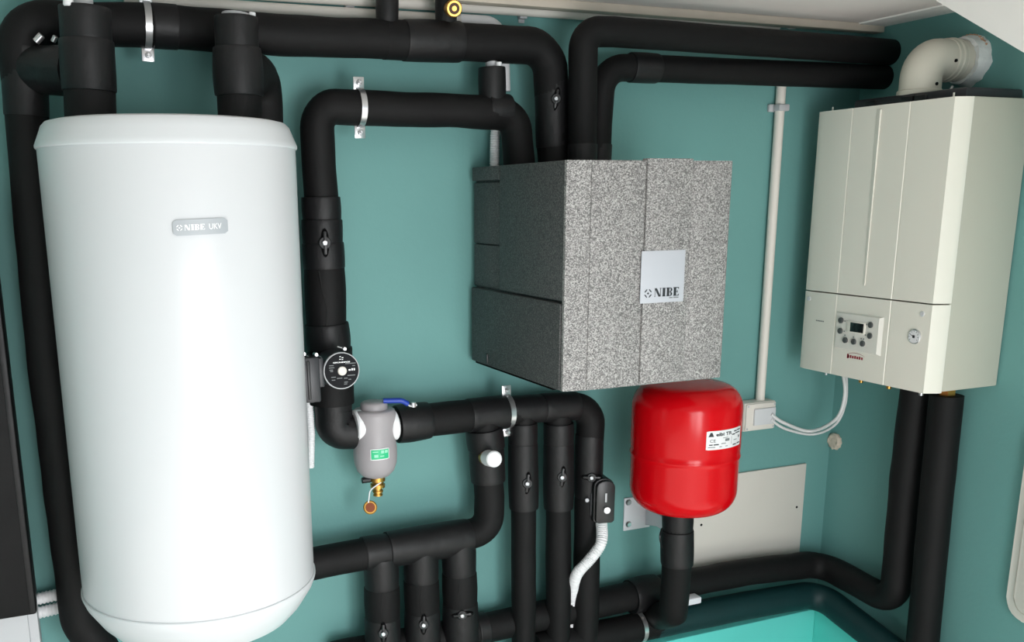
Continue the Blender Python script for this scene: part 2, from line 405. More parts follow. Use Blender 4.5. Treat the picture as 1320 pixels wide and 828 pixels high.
# ------------------------------------------------------------------ insulated pipes
def valve(parent, p, ang=90, s=1.0, face=None):
    """spindle with black wing handle sitting in a dark slit of the insulation; p = front of the pipe, facing the camera"""
    f = (face or (CAM-p)).normalized(); f.z *= 0.4; f.normalize()
    a = math.radians(ang); sx = f.cross(V(0, 0, 1)).normalized()*-1; up_ = sx.cross(f)*-1
    up_ = V(0, 0, 1); ax = sx*math.cos(a)+up_*math.sin(a)
    bx_ = sx*-math.sin(a)+up_*math.cos(a)
    v = bpy.data.objects.new('valve', None); C.objects.link(v); v.location = p; v.parent = parent
    v.matrix_parent_inverse = Matrix.Translation(-parent.location)
    # slit
    bm = bmesh.new(); n = 18; L = 0.030*s; W = 0.009*s
    ring = [p+ax*(L*math.cos(2*PI*k/n))+bx_*(W*math.sin(2*PI*k/n))+f*0.0015 for k in range(n)]
    ring2 = [q_-f*0.012 for q_ in ring]
    A_ = [bm.verts.new(q_) for q_ in ring]; B_ = [bm.verts.new(q_) for q_ in ring2]; bm.faces.new(A_)
    for k in range(n): bm.faces.new((A_[k], A_[(k+1) % n], B_[(k+1) % n], B_[k]))
    finish('slit', bm, 'hole', v)
    bm = bmesh.new(); add_cyl(bm, p-f*0.01, p+f*0.006, 0.0135*s, 16, bev=0.002); finish('packing_nut', bm, 'black_plastic', v)
    bm = bmesh.new(); add_cyl(bm, p, p+f*0.014*s, 0.006*s, 14, bev=0.0015); finish('spindle', bm, 'steel', v)
    bm = bmesh.new(); M = Matrix((ax, bx_, f)).transposed().to_4x4(); M.translation = p
    add_box(bm, (-0.024*s, -0.0035*s, 0.002), (0.024*s, 0.0035*s, 0.007*s), 0.0015, M); finish('wing_handle', bm, 'black_plastic', v)
    return v
def front(p, r):
    d = (CAM-p); d.z = 0; return p+d.normalized()*r

D0 = 0.10
def pip(label, name='insulated_pipe', loc=None, group='insulated pipes of the heating plant'):
    return thing(name, label, 'pipe', loc, group)

# header along the top with its left drop and its right drop into the grey box
h1 = [P(132, 842, 0.10), P(103, 800, 0.10), P(62, 460, 0.10), P(31, 110, 0.10), P(20, 28, 0.10), P(200, 33, 0.10), P(360, 45.5, 0.10), P(600, 54.5, 0.10), P(708, 60, 0.10), P(711, 130, 0.10), P(716, 240, 0.10)]
t = pip('long black insulated header pipe along the top, ending in the grey box', loc=P(716, 215, 0.10))
r1 = rad(49, P(450, 50, 0.10))
tube('insulation', h1, r1, 'foam', t, [0.10, 0, 0, 0.09, 0.0, 0, 0, 0.085, 0], 26, 0.05)
collar('sleeve', P(196, 33, .10), P(228, 35.5, .10), r1*1.05, 'foam_wrap', t)
collar('sleeve', P(494, 51, .10), P(522, 52.5, .10), r1*1.03, 'foam', t)
collar('sleeve', P(520, 52, .10), P(592, 54, .10), r1*1.08, 'foam_wrap', t, 0.02)
collar('sleeve', P(711, 105, .10), P(713, 190, .10), r1*1.0, 'foam_wrap', t, 0.03)
collar('branch_stub', P(499, 40, .10), P(499, -30, .10), rad(28, P(499, 10, .1)), 'foam_wrap', t, 0.06)
collar('branch_stub', P(575, 42, .10), P(575, -30, .10), rad(27, P(575, 10, .1)), 'foam_wrap', t, 0.05)
valve(t, front(P(717, 130, .10), r1*1.10), 80, 0.9)
# T to the tank riser
collar('tee_branch', P(40, 90, .10), P(100, 92, .21), rad(60, P(45, 92, .1)), 'foam_wrap', t, 0.01)
collar('sleeve', P(30, 62, .10), P(34, 150, .10), rad(56, P(34, 100, .1)), 'foam_wrap', t, 0.01)
q = P(46, 54, .17); cyl('bleed_screw', q, q+V(0.012, -.004, .012), 0.007, 'steel', t, 10, None, .001)
q = P(68, 54, .17); cyl('bleed_screw', q, q+V(0.006, -.004, .010), 0.005, 'steel', t, 10, None, .001)
# open brass fitting on the stub
bf = thing('brass_fitting', 'open brass pipe fitting pointing out beside the black stub at the top', 'fitting', P(585, 11, .14))
pc = P(580, 11, .12); dr = (P(587, 11, .17)-pc).normalized()
bm = bmesh.new()
rr = rad(21, pc)
for a_, b_, ro in ((0.0, 0.02, rr*0.85), (0.02, 0.042, rr)): add_cyl(bm, pc+dr*a_, pc+dr*b_, ro, 18, bev=0.002)
finish('socket', bm, 'brass', bf)
cyl('bore', pc+dr*0.0415, pc+dr*0.0426, rr*0.66, 'bore_dark', bf, 18)
cyl('rim', pc+dr*0.0424, pc+dr*0.0428, rr*0.30, 'brass', bf, 14)

# tank risers
rl = thing('insulated_riser', 'thick black insulated riser with white fitting above the tank, left', 'pipe', P(114, 150, .25), 'insulated risers on the tank')
rr_ = rad(64, P(112, 90, .25))
tube('insulation', [P(117, 175, .25), P(113, 90, .25), P(109, 14, .25)], rr_*0.97, 'foam', rl, 0, 26, 0.02)
collar('sleeve', P(117, 160, .25), P(115.5, 118, .25), rr_*1.01, 'foam', rl)
collar('sleeve', P(115.5, 118, .25), P(111.5, 52, .25), rr_*1.06, 'foam_wrap', rl, 0.02)
collar('sleeve', P(111.5, 53, .25), P(109.5, 10, .25), rr_*1.0, 'foam_wrap', rl)
cyl('valve_body', P(108, 12, .25), P(107, -14, .25), rad(24, P(108, 0, .25)), 'pvc_grey', rl, 20, None, 0.002)
cyl('vent_knob', P(88, 8, .28), P(88, -10, .28), rad(13, P(88, 0, .28)), 'corrugated', rl, 14, None, 0.002)
rt = thing('insulated_riser', 'black insulated riser on the tank, bending back towards the wall at right', 'pipe', P(308, 150, .25), 'insulated risers on the tank')
rq = rad(58, P(308, 90, .25))
tube('insulation', [P(310, 180, .25), P(307, 90, .25), P(304, 24, .25)], rq*0.94, 'foam', rt, 0, 26, 0.02)
collar('sleeve', P(310, 165, .25), P(308.5, 122, .25), rq*0.98, 'foam', rt)
collar('sleeve', P(308.5, 124, .25), P(305.5, 62, .25), rq*1.06, 'foam_wrap', rt, 0.05)
collar('sleeve', P(305.5, 64, .25), P(304, 22, .25), rq*0.97, 'foam_wrap', rt)
tube('elbow', [P(312, 100, .22), P(338, 92, .08), P(342, 330, .08)], rad(52, P(340, 120, .08)), 'foam', rt, 0.06, 24, 0.045)
cyl('vent_cap', P(304, 25, .25), P(304, 17, .25), rad(36, P(304, 20, .25)), 'pvc_grey', rt, 20, None, 0.001)
cyl('vent_knob', P(325, 27, .26), P(325, 16, .26), rad(9, P(325, 20, .26)), 'corrugated', rt, 12, None, 0.001)

# loop pipe through the pump
lp = [P(470, 560, .10), P(428, 557, .10), P(425, 480, .10), P(417, 300, .10), P(411, 212, .10), P(408, 137, .10), P(460, 139, .10), P(590, 143, .10), P(664, 147, .10), P(668, 195, .10), P(672, 245, .10)]
t = pip('black insulated pipe rising from the pump beside the tank and looping into the grey box', loc=P(672, 212, .10))
rL = rad(44, P(450, 140, .10))
tube('insulation', lp, rL, 'foam', t, [0.05, 0, 0, 0, 0.075, 0, 0, 0.06, 0], 26, 0.05)
collar('sleeve', P(413.5, 254, .10), P(415, 284, .10), rL*1.14, 'foam_wrap', t, 0.02)
collar('sleeve', P(415, 283, .10), P(416, 314, .10), rL*1.20, 'foam_wrap', t, 0.01)
collar('sleeve', P(416, 313, .10), P(418, 346, .10), rL*1.25, 'foam_wrap', t, 0.02)
collar('sleeve', P(418, 344, .10), P(421, 420, .10), rL*1.22, 'foam', t, 0.03)
collar('sleeve', P(421, 417, .10), P(424, 452, .10), rL*1.36, 'foam_wrap', t, 0.03, 0.04)
collar('sleeve', P(425, 448, .10), P(428, 520, .10), rL*1.40, 'foam', t, -0.05, 0.04)
collar('sleeve', P(428, 500, .10), P(430, 540, .10), rL*1.14, 'foam_wrap', t, 0.04, 0.03)
tube('elbow_wrap', [P(430, 528, .10), P(430, 556, .10), P(456, 556, .10)], rL*1.16, 'foam_wrap', t, 0.045, 24, 0.045)
collar('sleeve', P(626, 142, .10), P(655, 144, .10), rL*1.04, 'foam_wrap', t, 0.02)
collar('tee_branch', P(635, 135, .10), P(634, 87, .10), rad(35, P(634, 100, .1)), 'foam_wrap', t, 0.03)
cyl('air_vent', P(634, 88, .10), P(634, 79, .10), rad(17, P(634, 85, .1)), 'pvc_grey', t, 18, None, 0.001)
cyl('vent_knob', P(643, 87, .12), P(643, 80, .12), rad(8, P(643, 85, .12)), 'corrugated', t, 12, None, 0.001)
valve(t, front(P(419, 312, .10), rL*1.30), 90, 1.05)
# seam line on the wrap
bm = bmesh.new(); pth = [front(P(x_, y_, .10), rL*1.235) for x_, y_ in ((411, 348), (415, 370), (421, 395), (420, 417))]
add_tube(bm, pth, 0.0013, 6); finish('seam', bm, 'seam', t)

# ------------------------------------------------------------------ circulation pump
pc = P(440, 478, .235); pump = thing('circulation_pump', 'black circulation pump with round dial face beside the white tank', 'pump', pc)
fdir = (CAM-pc); fdir.z *= 0.35; fdir.x += 0.55; fdir.normalize()
pr = rad(47, pc)
back = pc-fdir*0.10
cyl('volute', back-fdir*0.04, back+fdir*0.03, pr*1.0, 'black_plastic', pump, 28, None, 0.006)
mh = cyl('motor_housing', back+fdir*0.02, pc, pr*1.04, 'dark_plastic', pump, 40, pr*1.0, 0.004)
cyl('face_rim', pc-fdir*0.006, pc+fdir*0.003, pr*1.02, 'pvc_grey', pump, 40, None, 0.001)
face = cyl('face', pc-fdir*0.004, pc+fdir*0.0045, pr*0.96, 'dial_black', pump, 40, None, 0.0008)
cyl('speed_knob', pc, pc+fdir*0.010, pr*0.25, 'pvc', pump, 24, None, 0.0015)
sx = V(0, 0, 1).cross(fdir).normalized(); sy = fdir.cross(sx)
def pf(x, y, e=0.005): return pc+sx*x*pr+sy*y*pr+fdir*e
marks = shift(fit(text2d('GRUNDFOS', 0.01, 0.0006), 0.96, 0.075), 1, 0, 0.47)
emb = [R4(*q_) for q_ in ((-.12, .62, -.02, .66), (.02, .70, .12, .74), (-.10, .76, -.02, .80), (.02, .60, .10, .64))]
print2d('emblem', emb, pf, 'white_print', face)
marks += [R4(.38, -.02, .50, .06), R4(.54, -.02, .62, .10), R4(.66, -.02, .74, .10)]
print2d('lettering', marks, pf, 'white_print', face)
m2 = []
for yy, xs in ((.30, (-.7, -.45)), (.18, (-.72, -.42)), (.06, (-.7, -.5)), (-.02, (-.66, -.5)), (.36, (.2, .8)), (.22, (.6, .76)), (-.30, (.30, .74)), (-.42, (-.3, .0)), (-.44, (.1, .3)), (-.52, (.34, .5)), (-.66, (.1, .3)), (-.76, (.08, .26)), (-.34, (-.62, -.36)), (-.5, (-.6, -.4))): m2.append(R4(xs[0], yy, xs[1], yy+.045))
print2d('dial_lettering', m2, pf, 'ink_grey', face)
# terminal box at its left
tb0 = pc-fdir*0.05; Mb = Matrix((sx, sy, fdir)).transposed().to_4x4(); Mb.translation = pc
W_ = lambda px_: rad(px_, pc)*2
tbx = bmesh.new(); add_box(tbx, (-W_(50), -W_(38), -0.085), (-W_(29), W_(20), 0.006), 0.004, Mb); tbo = finish('terminal_box', tbx, 'dark_plastic', pump)
tbx = bmesh.new(); add_box(tbx, (-W_(30), -W_(20), -0.075), (-W_(22), W_(18), -0.004), 0.003, Mb); finish('terminal_flange', tbx, 'dark_plastic', pump)
tbx = bmesh.new(); add_box(tbx, (-W_(46), -W_(34), 0.004), (-W_(42), W_(16), 0.009), 0.002, Mb); finish('rib', tbx, 'black_plastic', tbo)
for x_, y_ in ((-30, 22), (8, 27), (-46, 24)):
    q = pc+sx*W_(x_)+sy*W_(y_)-fdir*0.03
    bb = cyl('bolt', q, q+fdir*0.02, W_(2.6), 'steel', pump, 12, None, 0.001)
    tube('screw_shank', [q+fdir*0.012, q+fdir*0.008+sx*W_(-8 if x_ > 0 else 8)+sy*W_(3 if x_ > 0 else -5)], W_(1.0), 'steel', bb, 0, 8)

# ------------------------------------------------------------------ dirt filter
fc = P(483, 560, .12); flt = thing('dirt_separator', 'grey bottle-shaped dirt separator with green sticker and brass drain', 'filter', P(484, 616, .12))
zf = lambda py: P(484, py, .12).z
rf = rad(57, fc); ct = V(fc.x, fc.y, 0)
z1, z2 = zf(527), zf(615)
lathe('body', [(0, z2), (rf*0.35, z2), (rf*0.62, z2+0.005), (rf*0.85, z2+0.018), (rf*0.97, z2+0.036), (rf*1.0, z2+0.055), (rf*0.99, z2+0.075), (rf*0.93, z2+0.095), (rf*0.91, z1-0.05), (rf*0.97, z1-0.025), (rf*0.98, z1-0.012), (rf*0.93, z1-0.003), (rf*0.86, z1), (0, z1)], ct, 'filter_grey', flt, 40, 50)
lathe('cap', [(0, z1-0.003), (rf*0.6, z1-0.003), (rf*0.62, z1+0.004), (rf*0.60, z1+0.014), (rf*0.5, z1+0.018), (0, z1+0.018)], ct, 'filter_grey', flt, 32, 50)
for s_, x_ in ((-1, 462), (1, 505)):
    q = P(x_, 548, .12); dx = P(540, 543, .1)-P(480, 552, .1); dx.normalize()
    cyl('port_ring', q-dx*0.010, q+dx*0.010, rad(40, q), 'corrugated', flt, 28, None, 0.003)
dz = V(0, 0, 1); q = V(fc.x+0.004, fc.y, z2)
bm = bmesh.new()
for a_, b_, ro in ((0.004, -0.010, rf*0.36), (-0.010, -0.018, rf*0.26), (-0.018, -0.026, rf*0.34), (-0.026, -0.036, rf*0.20), (-0.034, -0.038, rf*0.25), (-0.038, -0.045, rf*0.18), (-0.043, -0.047, rf*0.22)): add_cyl(bm, q+dz*a_, q+dz*b_, ro, 12)
finish('drain_cock', bm, 'brass', flt)
cyl('drain_lever', q+V(-rf*.35, 0, -0.005), q+V(-rf*.75, 0, -0.005), rf*0.14, 'black_plastic', flt, 10, None, 0.001)
tube('cap_strap', [q+V(rf*.25, -rf*.2, -0.008), q+V(-rf*.1, -rf*.4, -0.012), q+V(-rf*.45, -rf*.2, -0.028), q+V(-rf*.5, -rf*.1, -0.06)], 0.0016, 'corrugated', flt, 0.02, 8)
qc = q+V(-rf*.42, -rf*.1, -0.073); fd = (CAM-qc).normalized()
dc = cyl('drain_cap', qc-fd*0.008, qc+fd*0.006, rf*0.32, 'brass', flt, 18, None, 0.002)
cyl('gasket', qc+fd*0.006, qc+fd*0.0066, rf*0.22, 'copper', dc, 16)
rs = rf*0.985
p = on_cyl(490, 586, ct.x, ct.y, rs); fn2 = cyl_map(p, ct.x, ct.y, rs, 0.03)
lw, lh = rad(25, p)*2, rad(15, p)*2
st = curved_plate('sticker', lw, lh, fn2, 0.0012, 'label_white', flt, 0.001, 8)
print2d('sticker_field', [R4(-lw*.46+lw*.115*k, -lh*.42, -lw*.46+lw*.115*(k+1), lh*.42) for k in range(8)], lambda x, y: fn2(x, y, 0.0018), 'green_label', st)
print2d('sticker_print', [R4(lw*.05, lh*.08, lw*.2, lh*.34), R4(lw*.24, lh*.08, lw*.4, lh*.34), R4(-lw*.3, -lh*.25, -lw*.1, lh*.0), R4(-lw*.38, lh*.2, -lw*.1, lh*.28), R4(lw*.0, -lh*.2, lw*.2, -lh*.12)], lambda x, y: fn2(x, y, 0.0022), 'green_print', st)
# blue lever of the ball valve behind it
lv = thing('ball_valve_lever', 'blue valve lever on top of the pipe right of the dirt separator', 'lever', P(500, 518, .14))
lp_ = [P(494, 517, .14), P(518, 516.5, .15), P(526, 521, .15)]
bm = bmesh.new(); add_tube(bm, fillet(lp_, 0.02), rad(7, lp_[0]), 10); finish('grip', bm, 'blue_lever', lv)
tube('shank', [P(524, 520, .15), P(529, 524, .15), P(537, 522, .15)], rad(3.5, lp_[0]), 'steel', lv, 0.01, 8)
cyl('nut', P(533, 525, .15), P(533, 519, .15), rad(7, lp_[0]), 'steel', lv, 8)

# ------------------------------------------------------------------ upper manifold and its drops
t = pip('black insulated manifold from the dirt separator to the right, turning down beside the actuator', loc=P(755, 828, .10))
rM = rad(37, P(650, 528, .10))
tube('insulation', [P(498, 549, .10), P(560, 541, .10), P(600, 537, .10), P(700, 525.5, .10), P(762, 523, .10), P(759, 620, .10), P(753, 860, .10)], rM, 'foam', t, [0, 0, 0, 0.055, 0], 26, 0.045)
collar('sleeve', P(511, 547.5, .10), P(552, 542, .10), rM*1.28, 'foam_wrap', t, 0.04, 0.05)
collar('sleeve', P(550, 542, .10), P(604, 536, .10), rM*1.12, 'foam', t, 0.02)
collar('sleeve', P(603, 536, .10), P(652, 531, .10), rM*1.17, 'foam_wrap', t, 0.03)
collar('sleeve', P(656, 530, .10), P(700, 526, .10), rM*1.0, 'foam_wrap', t, 0.03)
collar('sleeve', P(698, 526, .10), P(742, 523.5, .10), rM*1.04, 'foam_wrap', t, 0.03)
collar('sleeve', P(760, 560, .10), P(758, 640, .10), rM*1.03, 'foam_wrap', t, 0.02)
valve(t, front(P(763, 610, .10), rM*1.17), 0, 0.95)
fp_ = lambda a_, b_: front(P(764+a_, 575+b_, .10), rM*1.045)
print2d('pipe_print', [R4(-1.2, -24+6*k_, 1.2, -20.5+6*k_) for k_ in range(9)], fp_, 'ink_grey', t)
pm = front(P(757, 640, .10), rM); cyl('sensor_stud', pm, pm+(CAM-pm).normalized()*0.012, 0.006, 'steel', t, 12, None, 0.001)

t = pip('black insulated pipe dropping behind the white capped vent and bending left to the tank', loc=P(405, 727, .10))
rB = rad(43, P(628, 640, .10))
tube('insulation', [P(624, 535, .10), P(627, 585, .10), P(631, 640, .10), P(630, 683, .10), P(590, 693, .10), P(540, 702, .10), P(471, 714, .10), P(435, 721, .10), P(360, 736, .10)], rB*0.92, 'foam', t, [0, 0, 0.055, 0, 0, 0, 0], 26, 0.045)
collar('sleeve', P(624, 552, .10), P(627, 578, .10), rB*1.10, 'foam_wrap', t, 0.02)
collar('sleeve', P(627, 576, .10), P(629.5, 620, .10), rB*1.04, 'foam_wrap', t, 0.02)
collar('sleeve', P(468, 714.5, .10), P(500, 709, .10), rB*0.99, 'foam_wrap', t, 0.01)
collar('sleeve', P(499, 709, .10), P(604, 691, .10), rB*1.06, 'foam_wrap', t, 0.03)
cf = P(627, 590, .14); cd_ = (P(646, 594, .24)-cf).normalized()
cyl('vent_nut', cf-cd_*0.01, cf+cd_*0.012, rad(19, cf), 'brass', t, 16, None, 0.001)
cyl('vent_cap', cf+cd_*0.010, cf+cd_*0.058, rad(21, cf), 'corrugated', t, 24, None, 0.003)

for (lab, xs, w_, vx, vy) in (('black insulated drop pipe directly right of the white capped vent', (674, 675, 675), 35, 686, 617), ('second black insulated drop pipe from the white capped vent, left of the actuator pipe', (720, 720, 719), 36, 731, 609)):
    t = pip(lab, loc=P(xs[2], 828, .10), group='drop pipes under the upper manifold')
    r_ = rad(w_, P(xs[1], 650, .1))
    tube('insulation', [P(xs[0], 535, .10), P(xs[1], 650, .10), P(xs[2], 870, .10)], r_*0.92, 'foam', t, 0, 24, 0.045)
    collar('sleeve', P(xs[0], 545, .10), P(xs[0], 572, .10), r_*1.05, 'foam_wrap', t, 0.03)
    collar('sleeve', P(xs[0], 571, .10), P(xs[1], 655, .10), r_*1.08, 'foam_wrap', t, 0.03)
    valve(t, front(P(vx-6, vy, .10), r_*1.20), 85, 1.0)
for (lab, x_, ys, vx, vy, va) in (('left of the three short insulated drops under the lower bend', 492, 727, 498, 806, 90), ('middle of the three short insulated drops under the lower bend', 543, 718, 550, 795, 88), ('right of the three short insulated drops under the lower bend', 592, 709, 600, 783, 8)):
    t = pip(lab, loc=P(x_, 840, .10), group='short drops under the lower bend')
    r_ = rad(44, P(x_, 760, .1))
    tube('insulation', [P(x_-1, ys-20, .10), P(x_+2, 875, .10)], r_*0.93, 'foam', t, 0, 24, 0.045)
    collar('sleeve', P(x_-1, ys-10, .10), P(x_, ys+30, .10), r_*1.0, 'foam_wrap', t, 0.03)
    collar('sleeve', P(x_, ys+29, .10), P(x_+1, ys+70, .10), r_*1.02, 'foam', t, 0.03)
    collar('sleeve', P(x_+1, ys+68, .10), P(x_+2, ys+120, .10), r_*1.04, 'foam_wrap', t, 0.03)
    valve(t, front(P(vx-4, vy, .10), r_*1.09), va, 0.95)
    bm = bmesh.new(); add_tube(bm, [front(P(x_+dx_, y_, .10), r_*1.045) for dx_, y_ in ((1, ys+30), (-1, ys+48), (1, ys+68))], 0.001, 6); finish('seam', bm, 'seam', t)

# ------------------------------------------------------------------ boiler circuit pipes
PR = 0.07; XR = RX-0.065
v1 = PX(1180, 505, XR)
c1 = PX(1140, 775, XR)
z_1 = PX(1090, 748, XR).z
yv = v1.y
cz1 = P(1000, 731, .07).z
t = pip('black insulated pipe from the boiler down, around the corner and along the back wall', loc=P(900, 750, .07))
rP = rad(35, P(960, 738, .07))
tube('insulation', [V(XR, PX(1180, 512, XR).y, CAM.z-0.482-0.002), PX(1164, 650, XR), PX(1153, 778, XR), V(XR, -0.07, (cz1+PX(1090, 748, XR).z)/2), P(960, 738, .07), P(891, 751, .07), P(775, 777, .07), P(635, 808, .07), P(430, 848, .07)], rP, 'foam', t, [0, 0.055, 0.07, 0, 0, 0, 0], 24, 0.045)
collar('sleeve', P(812, 770, .07), P(846, 763, .07), rP*1.22, 'foam_wrap', t, 0.05, 0.05)
collar('sleeve', P(612, 812, .07), P(626, 809, .07), rP*1.05, 'foam_wrap', t, 0.0)
t = pip('lower black insulated pipe from the boiler, running under the first one above the turquoise band', loc=P(900, 790, .09))
rP2 = rad(36, P(960, 779, .09))
p2 = [V(XR, PX(1219, 522, XR).y, CAM.z-0.482-0.034), PX(1205, 660, XR), PX(1184, 862, XR)]
pA = PX(1188, 842, XR)
tube('insulation', p2[:2]+[pA], rP2, 'foam', t, 0, 24, 0.02)
tealrun = tube('insulation', [pA+V(0, 0, .01), PX(1187, 868, XR), V(XR-.02, -0.09, P(1010, 774.5, .09).z), P(960, 781, .09), P(900, 793, .09), P(842, 805, .09)], rP2, 'foam_teal', t, [0.05, 0.07, 0, 0], 24, 0.02)  # this stretch is coloured dark teal, the rest of the pipe black
tealrun['label'] = 'dark teal stretch along the wall'
tube('insulation', [P(846, 804, .09), P(775, 819, .09), P(690, 836, .09)], rP2*1.0, 'foam', t, 0, 24, 0.02)
# vessel connection
VD = 0.25
t = pip('short black insulated pipe standing under the red expansion vessel', loc=P(873, 800, .22))
tube('insulation', [P(874, 640, VD), P(873, 720, VD), P(868, 790, 0.22), P(846, 795, .10)], rad(38, P(873, 720, VD)), 'foam', t, [0, 0, 0.04], 24, 0.02)
collar('sleeve', P(874, 652, VD), P(873.5, 684, VD), rad(38, P(873, 720, VD))*1.02, 'foam_wrap', t, 0.03)
collar('sleeve', P(873.5, 683, VD), P(872.5, 727, VD), rad(40, P(873, 720, VD))*1.04, 'foam_wrap', t, 0.02)
bm = bmesh.new(); add_tube(bm, fillet([P(853, 682, VD), P(850, 692, VD+.02), P(853, 706, VD)], 0.01), 0.0022, 8); finish('cable_tie', bm, 'black_plastic', t)
box('pipe_foot', P(888, 773, .12)-V(.02, .02, .010), P(888, 773, .12)+V(.03, .02, .010), 'bracket_white', t, 0.004)

# pipes from the box to the right wall
for lab, x0, pts, d_, w_, br in (('upper of two black insulated pipes running from the grey box to the right wall', 750, ((750, 240), (751, 120), (752, 41), (790, 41), (1080, 62), (1142, 63)), .17, 37, .085), ('lower of two black insulated pipes running from the grey box to the right wall', 771, ((769, 240), (772, 160), (777, 87), (830, 88), (1080, 97.5), (1142, 98)), .10, 34, .085)):
    t = pip(lab, loc=P(x0, 215, d_))
    q = [P(a_, b_, dd_) for (a_, b_), dd_ in zip(pts, (d_, d_, d_, d_, d_*.4+.6*.085, .08))]; q[-1] = V(RX+0.02, -(d_*.2+.8*.08), q[-2].z+(q[-2].z-q[-3].z)*(RX+.02-q[-2].x)/(q[-2].x-q[-3].x))
    tube('insulation', q, rad(w_, P(800, 60, d_)), 'foam', t, [0, br, 0, 0], 26, 0.02)
    if d_ < .15: collar('sleeve', P(812, 87, d_), P(846, 88.5, d_), rad(w_, P(800, 60, d_))*1.1, 'foam_wrap', t, 0.02)
    collar('sleeve', q[0]+V(0, 0, -.02), P(x0+1, 186, d_), rad(w_, P(800, 60, d_))*1.03, 'foam_wrap', t, 0.0)

# ------------------------------------------------------------------ pipe clamps
def clamp(label, c, a, r, reach=0.02):
    """c axis point, a pipe direction; band over the front half with ears above and below"""
    a = a.normalized(); t = thing('pipe_clamp', label, 'clamp', c, 'steel pipe clamps')
    f = V(0, -1, 0); u_ = a.cross(f).normalized();
    if u_.z < 0: u_ = -u_
    bm = bmesh.new(); n = 20; wd = 0.0065; rows = []
    for k in range(n+1):
        th = -PI/2+PI*k/n; d_ = u_*math.sin(th)+f*math.cos(th)
        rows.append([bm.verts.new(c+d_*(r+e)+a*s) for e, s in ((0.001, -wd), (0.0035, -wd), (0.0035, wd), (0.001, wd))])
    for p_, q_ in zip(rows, rows[1:]):
        for k in range(4): bm.faces.new((p_[k], p_[(k+1) % 4], q_[(k+1) % 4], q_[k]))
    bm.faces.new(rows[0][::-1]); bm.faces.new(rows[-1]); finish('band', bm, 'steel', t)
    for s in (1, -1):
        e0 = c+u_*s*r; bm = bmesh.new()
        M = Matrix((a, u_*s, f)).transposed().to_4x4(); M.translation = e0
        add_box(bm, (-wd*1.9, -0.002, -0.002), (wd*1.9, 0.026, 0.002), 0.001, M)
        ear = finish('ear', bm, 'steel', t)
        q_ = e0+u_*s*0.014; bm = bmesh.new(); add_cyl(bm, q_+f*0.001, q_+f*0.009, 0.0065, 6, bev=0.001); add_cyl(bm, q_+f*0.009, q_+f*0.014, 0.0038, 10, bev=0.0008); finish('bolt', bm, 'steel', ear)
    cyl('wall_stud', V(c.x, c.y+r, c.z), V(c.x, 0, c.z), 0.005, 'steel', t, 10)
    return t
clamp('steel pipe clamp on the top header left of the tank riser', P(189, 33, .10), P(230, 36, .1)-P(150, 29, .1), r1*1.03)
clamp('steel pipe clamp near the left bend of the looping pipe', P(463, 139, .10), P(500, 140, .1)-P(430, 138, .1), rL*1.03)
clamp('steel pipe clamp on the manifold just above the white capped vent', P(653, 530, .10), P(690, 526, .1)-P(610, 536, .1), rM*1.1)
clamp('steel pipe clamp on the lowest pipe left of the vessel pipe', P(822, 808, .09), P(860, 799, .09)-P(780, 817, .09), rP2*1.03)

# ------------------------------------------------------------------ grey heat exchanger box
YF = -0.49; BX0, BX1 = 0.58*1.73, 0.8165*1.73; BZ1, BZ0 = CAM.z+0.0425*1.73, CAM.z-0.231*1.73; YB = -0.022
bx = thing('heat_exchanger_module', 'speckled grey foam-cased heat exchanger box on the wall above the red vessel', 'heater module', ((BX0+BX1)/2, -0.25, BZ0))
# front shell with bevelled left band
cx1 = P(762, 207, -YF).x
prof = [(BX0, YF+0.010), (cx1, YF), (BX1-0.008, YF), (BX1, YF+0.008), (BX1, YF+0.018), (BX0, YF+0.018)]
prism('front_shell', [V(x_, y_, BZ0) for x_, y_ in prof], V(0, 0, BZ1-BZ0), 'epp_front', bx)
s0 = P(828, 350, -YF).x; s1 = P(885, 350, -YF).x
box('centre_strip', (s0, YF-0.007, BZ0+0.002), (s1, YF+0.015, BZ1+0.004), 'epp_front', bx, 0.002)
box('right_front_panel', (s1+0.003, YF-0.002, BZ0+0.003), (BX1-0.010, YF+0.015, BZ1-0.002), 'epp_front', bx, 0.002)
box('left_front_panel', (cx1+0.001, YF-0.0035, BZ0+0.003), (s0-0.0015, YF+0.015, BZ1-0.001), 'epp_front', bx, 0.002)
def S_(px_, py_): return PX(px_, py_, BX0)
zs = S_(690, 384).z; yl = S_(643, 300).y; zt_ = S_(625, 234).z; zm = S_(625, 316).z
gap = 0.0025
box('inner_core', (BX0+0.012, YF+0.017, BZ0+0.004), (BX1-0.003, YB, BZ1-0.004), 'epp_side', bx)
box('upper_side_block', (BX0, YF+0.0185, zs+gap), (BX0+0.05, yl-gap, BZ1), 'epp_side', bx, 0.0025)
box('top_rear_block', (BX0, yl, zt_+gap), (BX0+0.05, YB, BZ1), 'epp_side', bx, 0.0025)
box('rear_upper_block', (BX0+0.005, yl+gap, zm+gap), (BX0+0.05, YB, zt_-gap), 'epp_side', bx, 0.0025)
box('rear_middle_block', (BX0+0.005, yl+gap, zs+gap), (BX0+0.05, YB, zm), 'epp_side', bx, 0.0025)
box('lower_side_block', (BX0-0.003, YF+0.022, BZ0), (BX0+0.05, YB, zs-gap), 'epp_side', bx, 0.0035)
box('bottom_rail', (BX0+0.004, YF+0.06, BZ0-0.006), (BX0+0.03, YB-0.01, BZ0+0.003), 'hole', bx, 0.001)
q = S_(629, 462); box('latch', (BX0-0.006, q.y-0.006, q.z-0.012), (BX0, q.y+0.006, q.z+0.012), 'black_plastic', bx, 0.002)
lx0 = P(825, 380, -YF+.007).x; lx1 = P(882, 350, -YF+.007).x; lz1 = P(853, 323, -YF+.007).z; lz0 = P(853, 390, -YF+.007).z
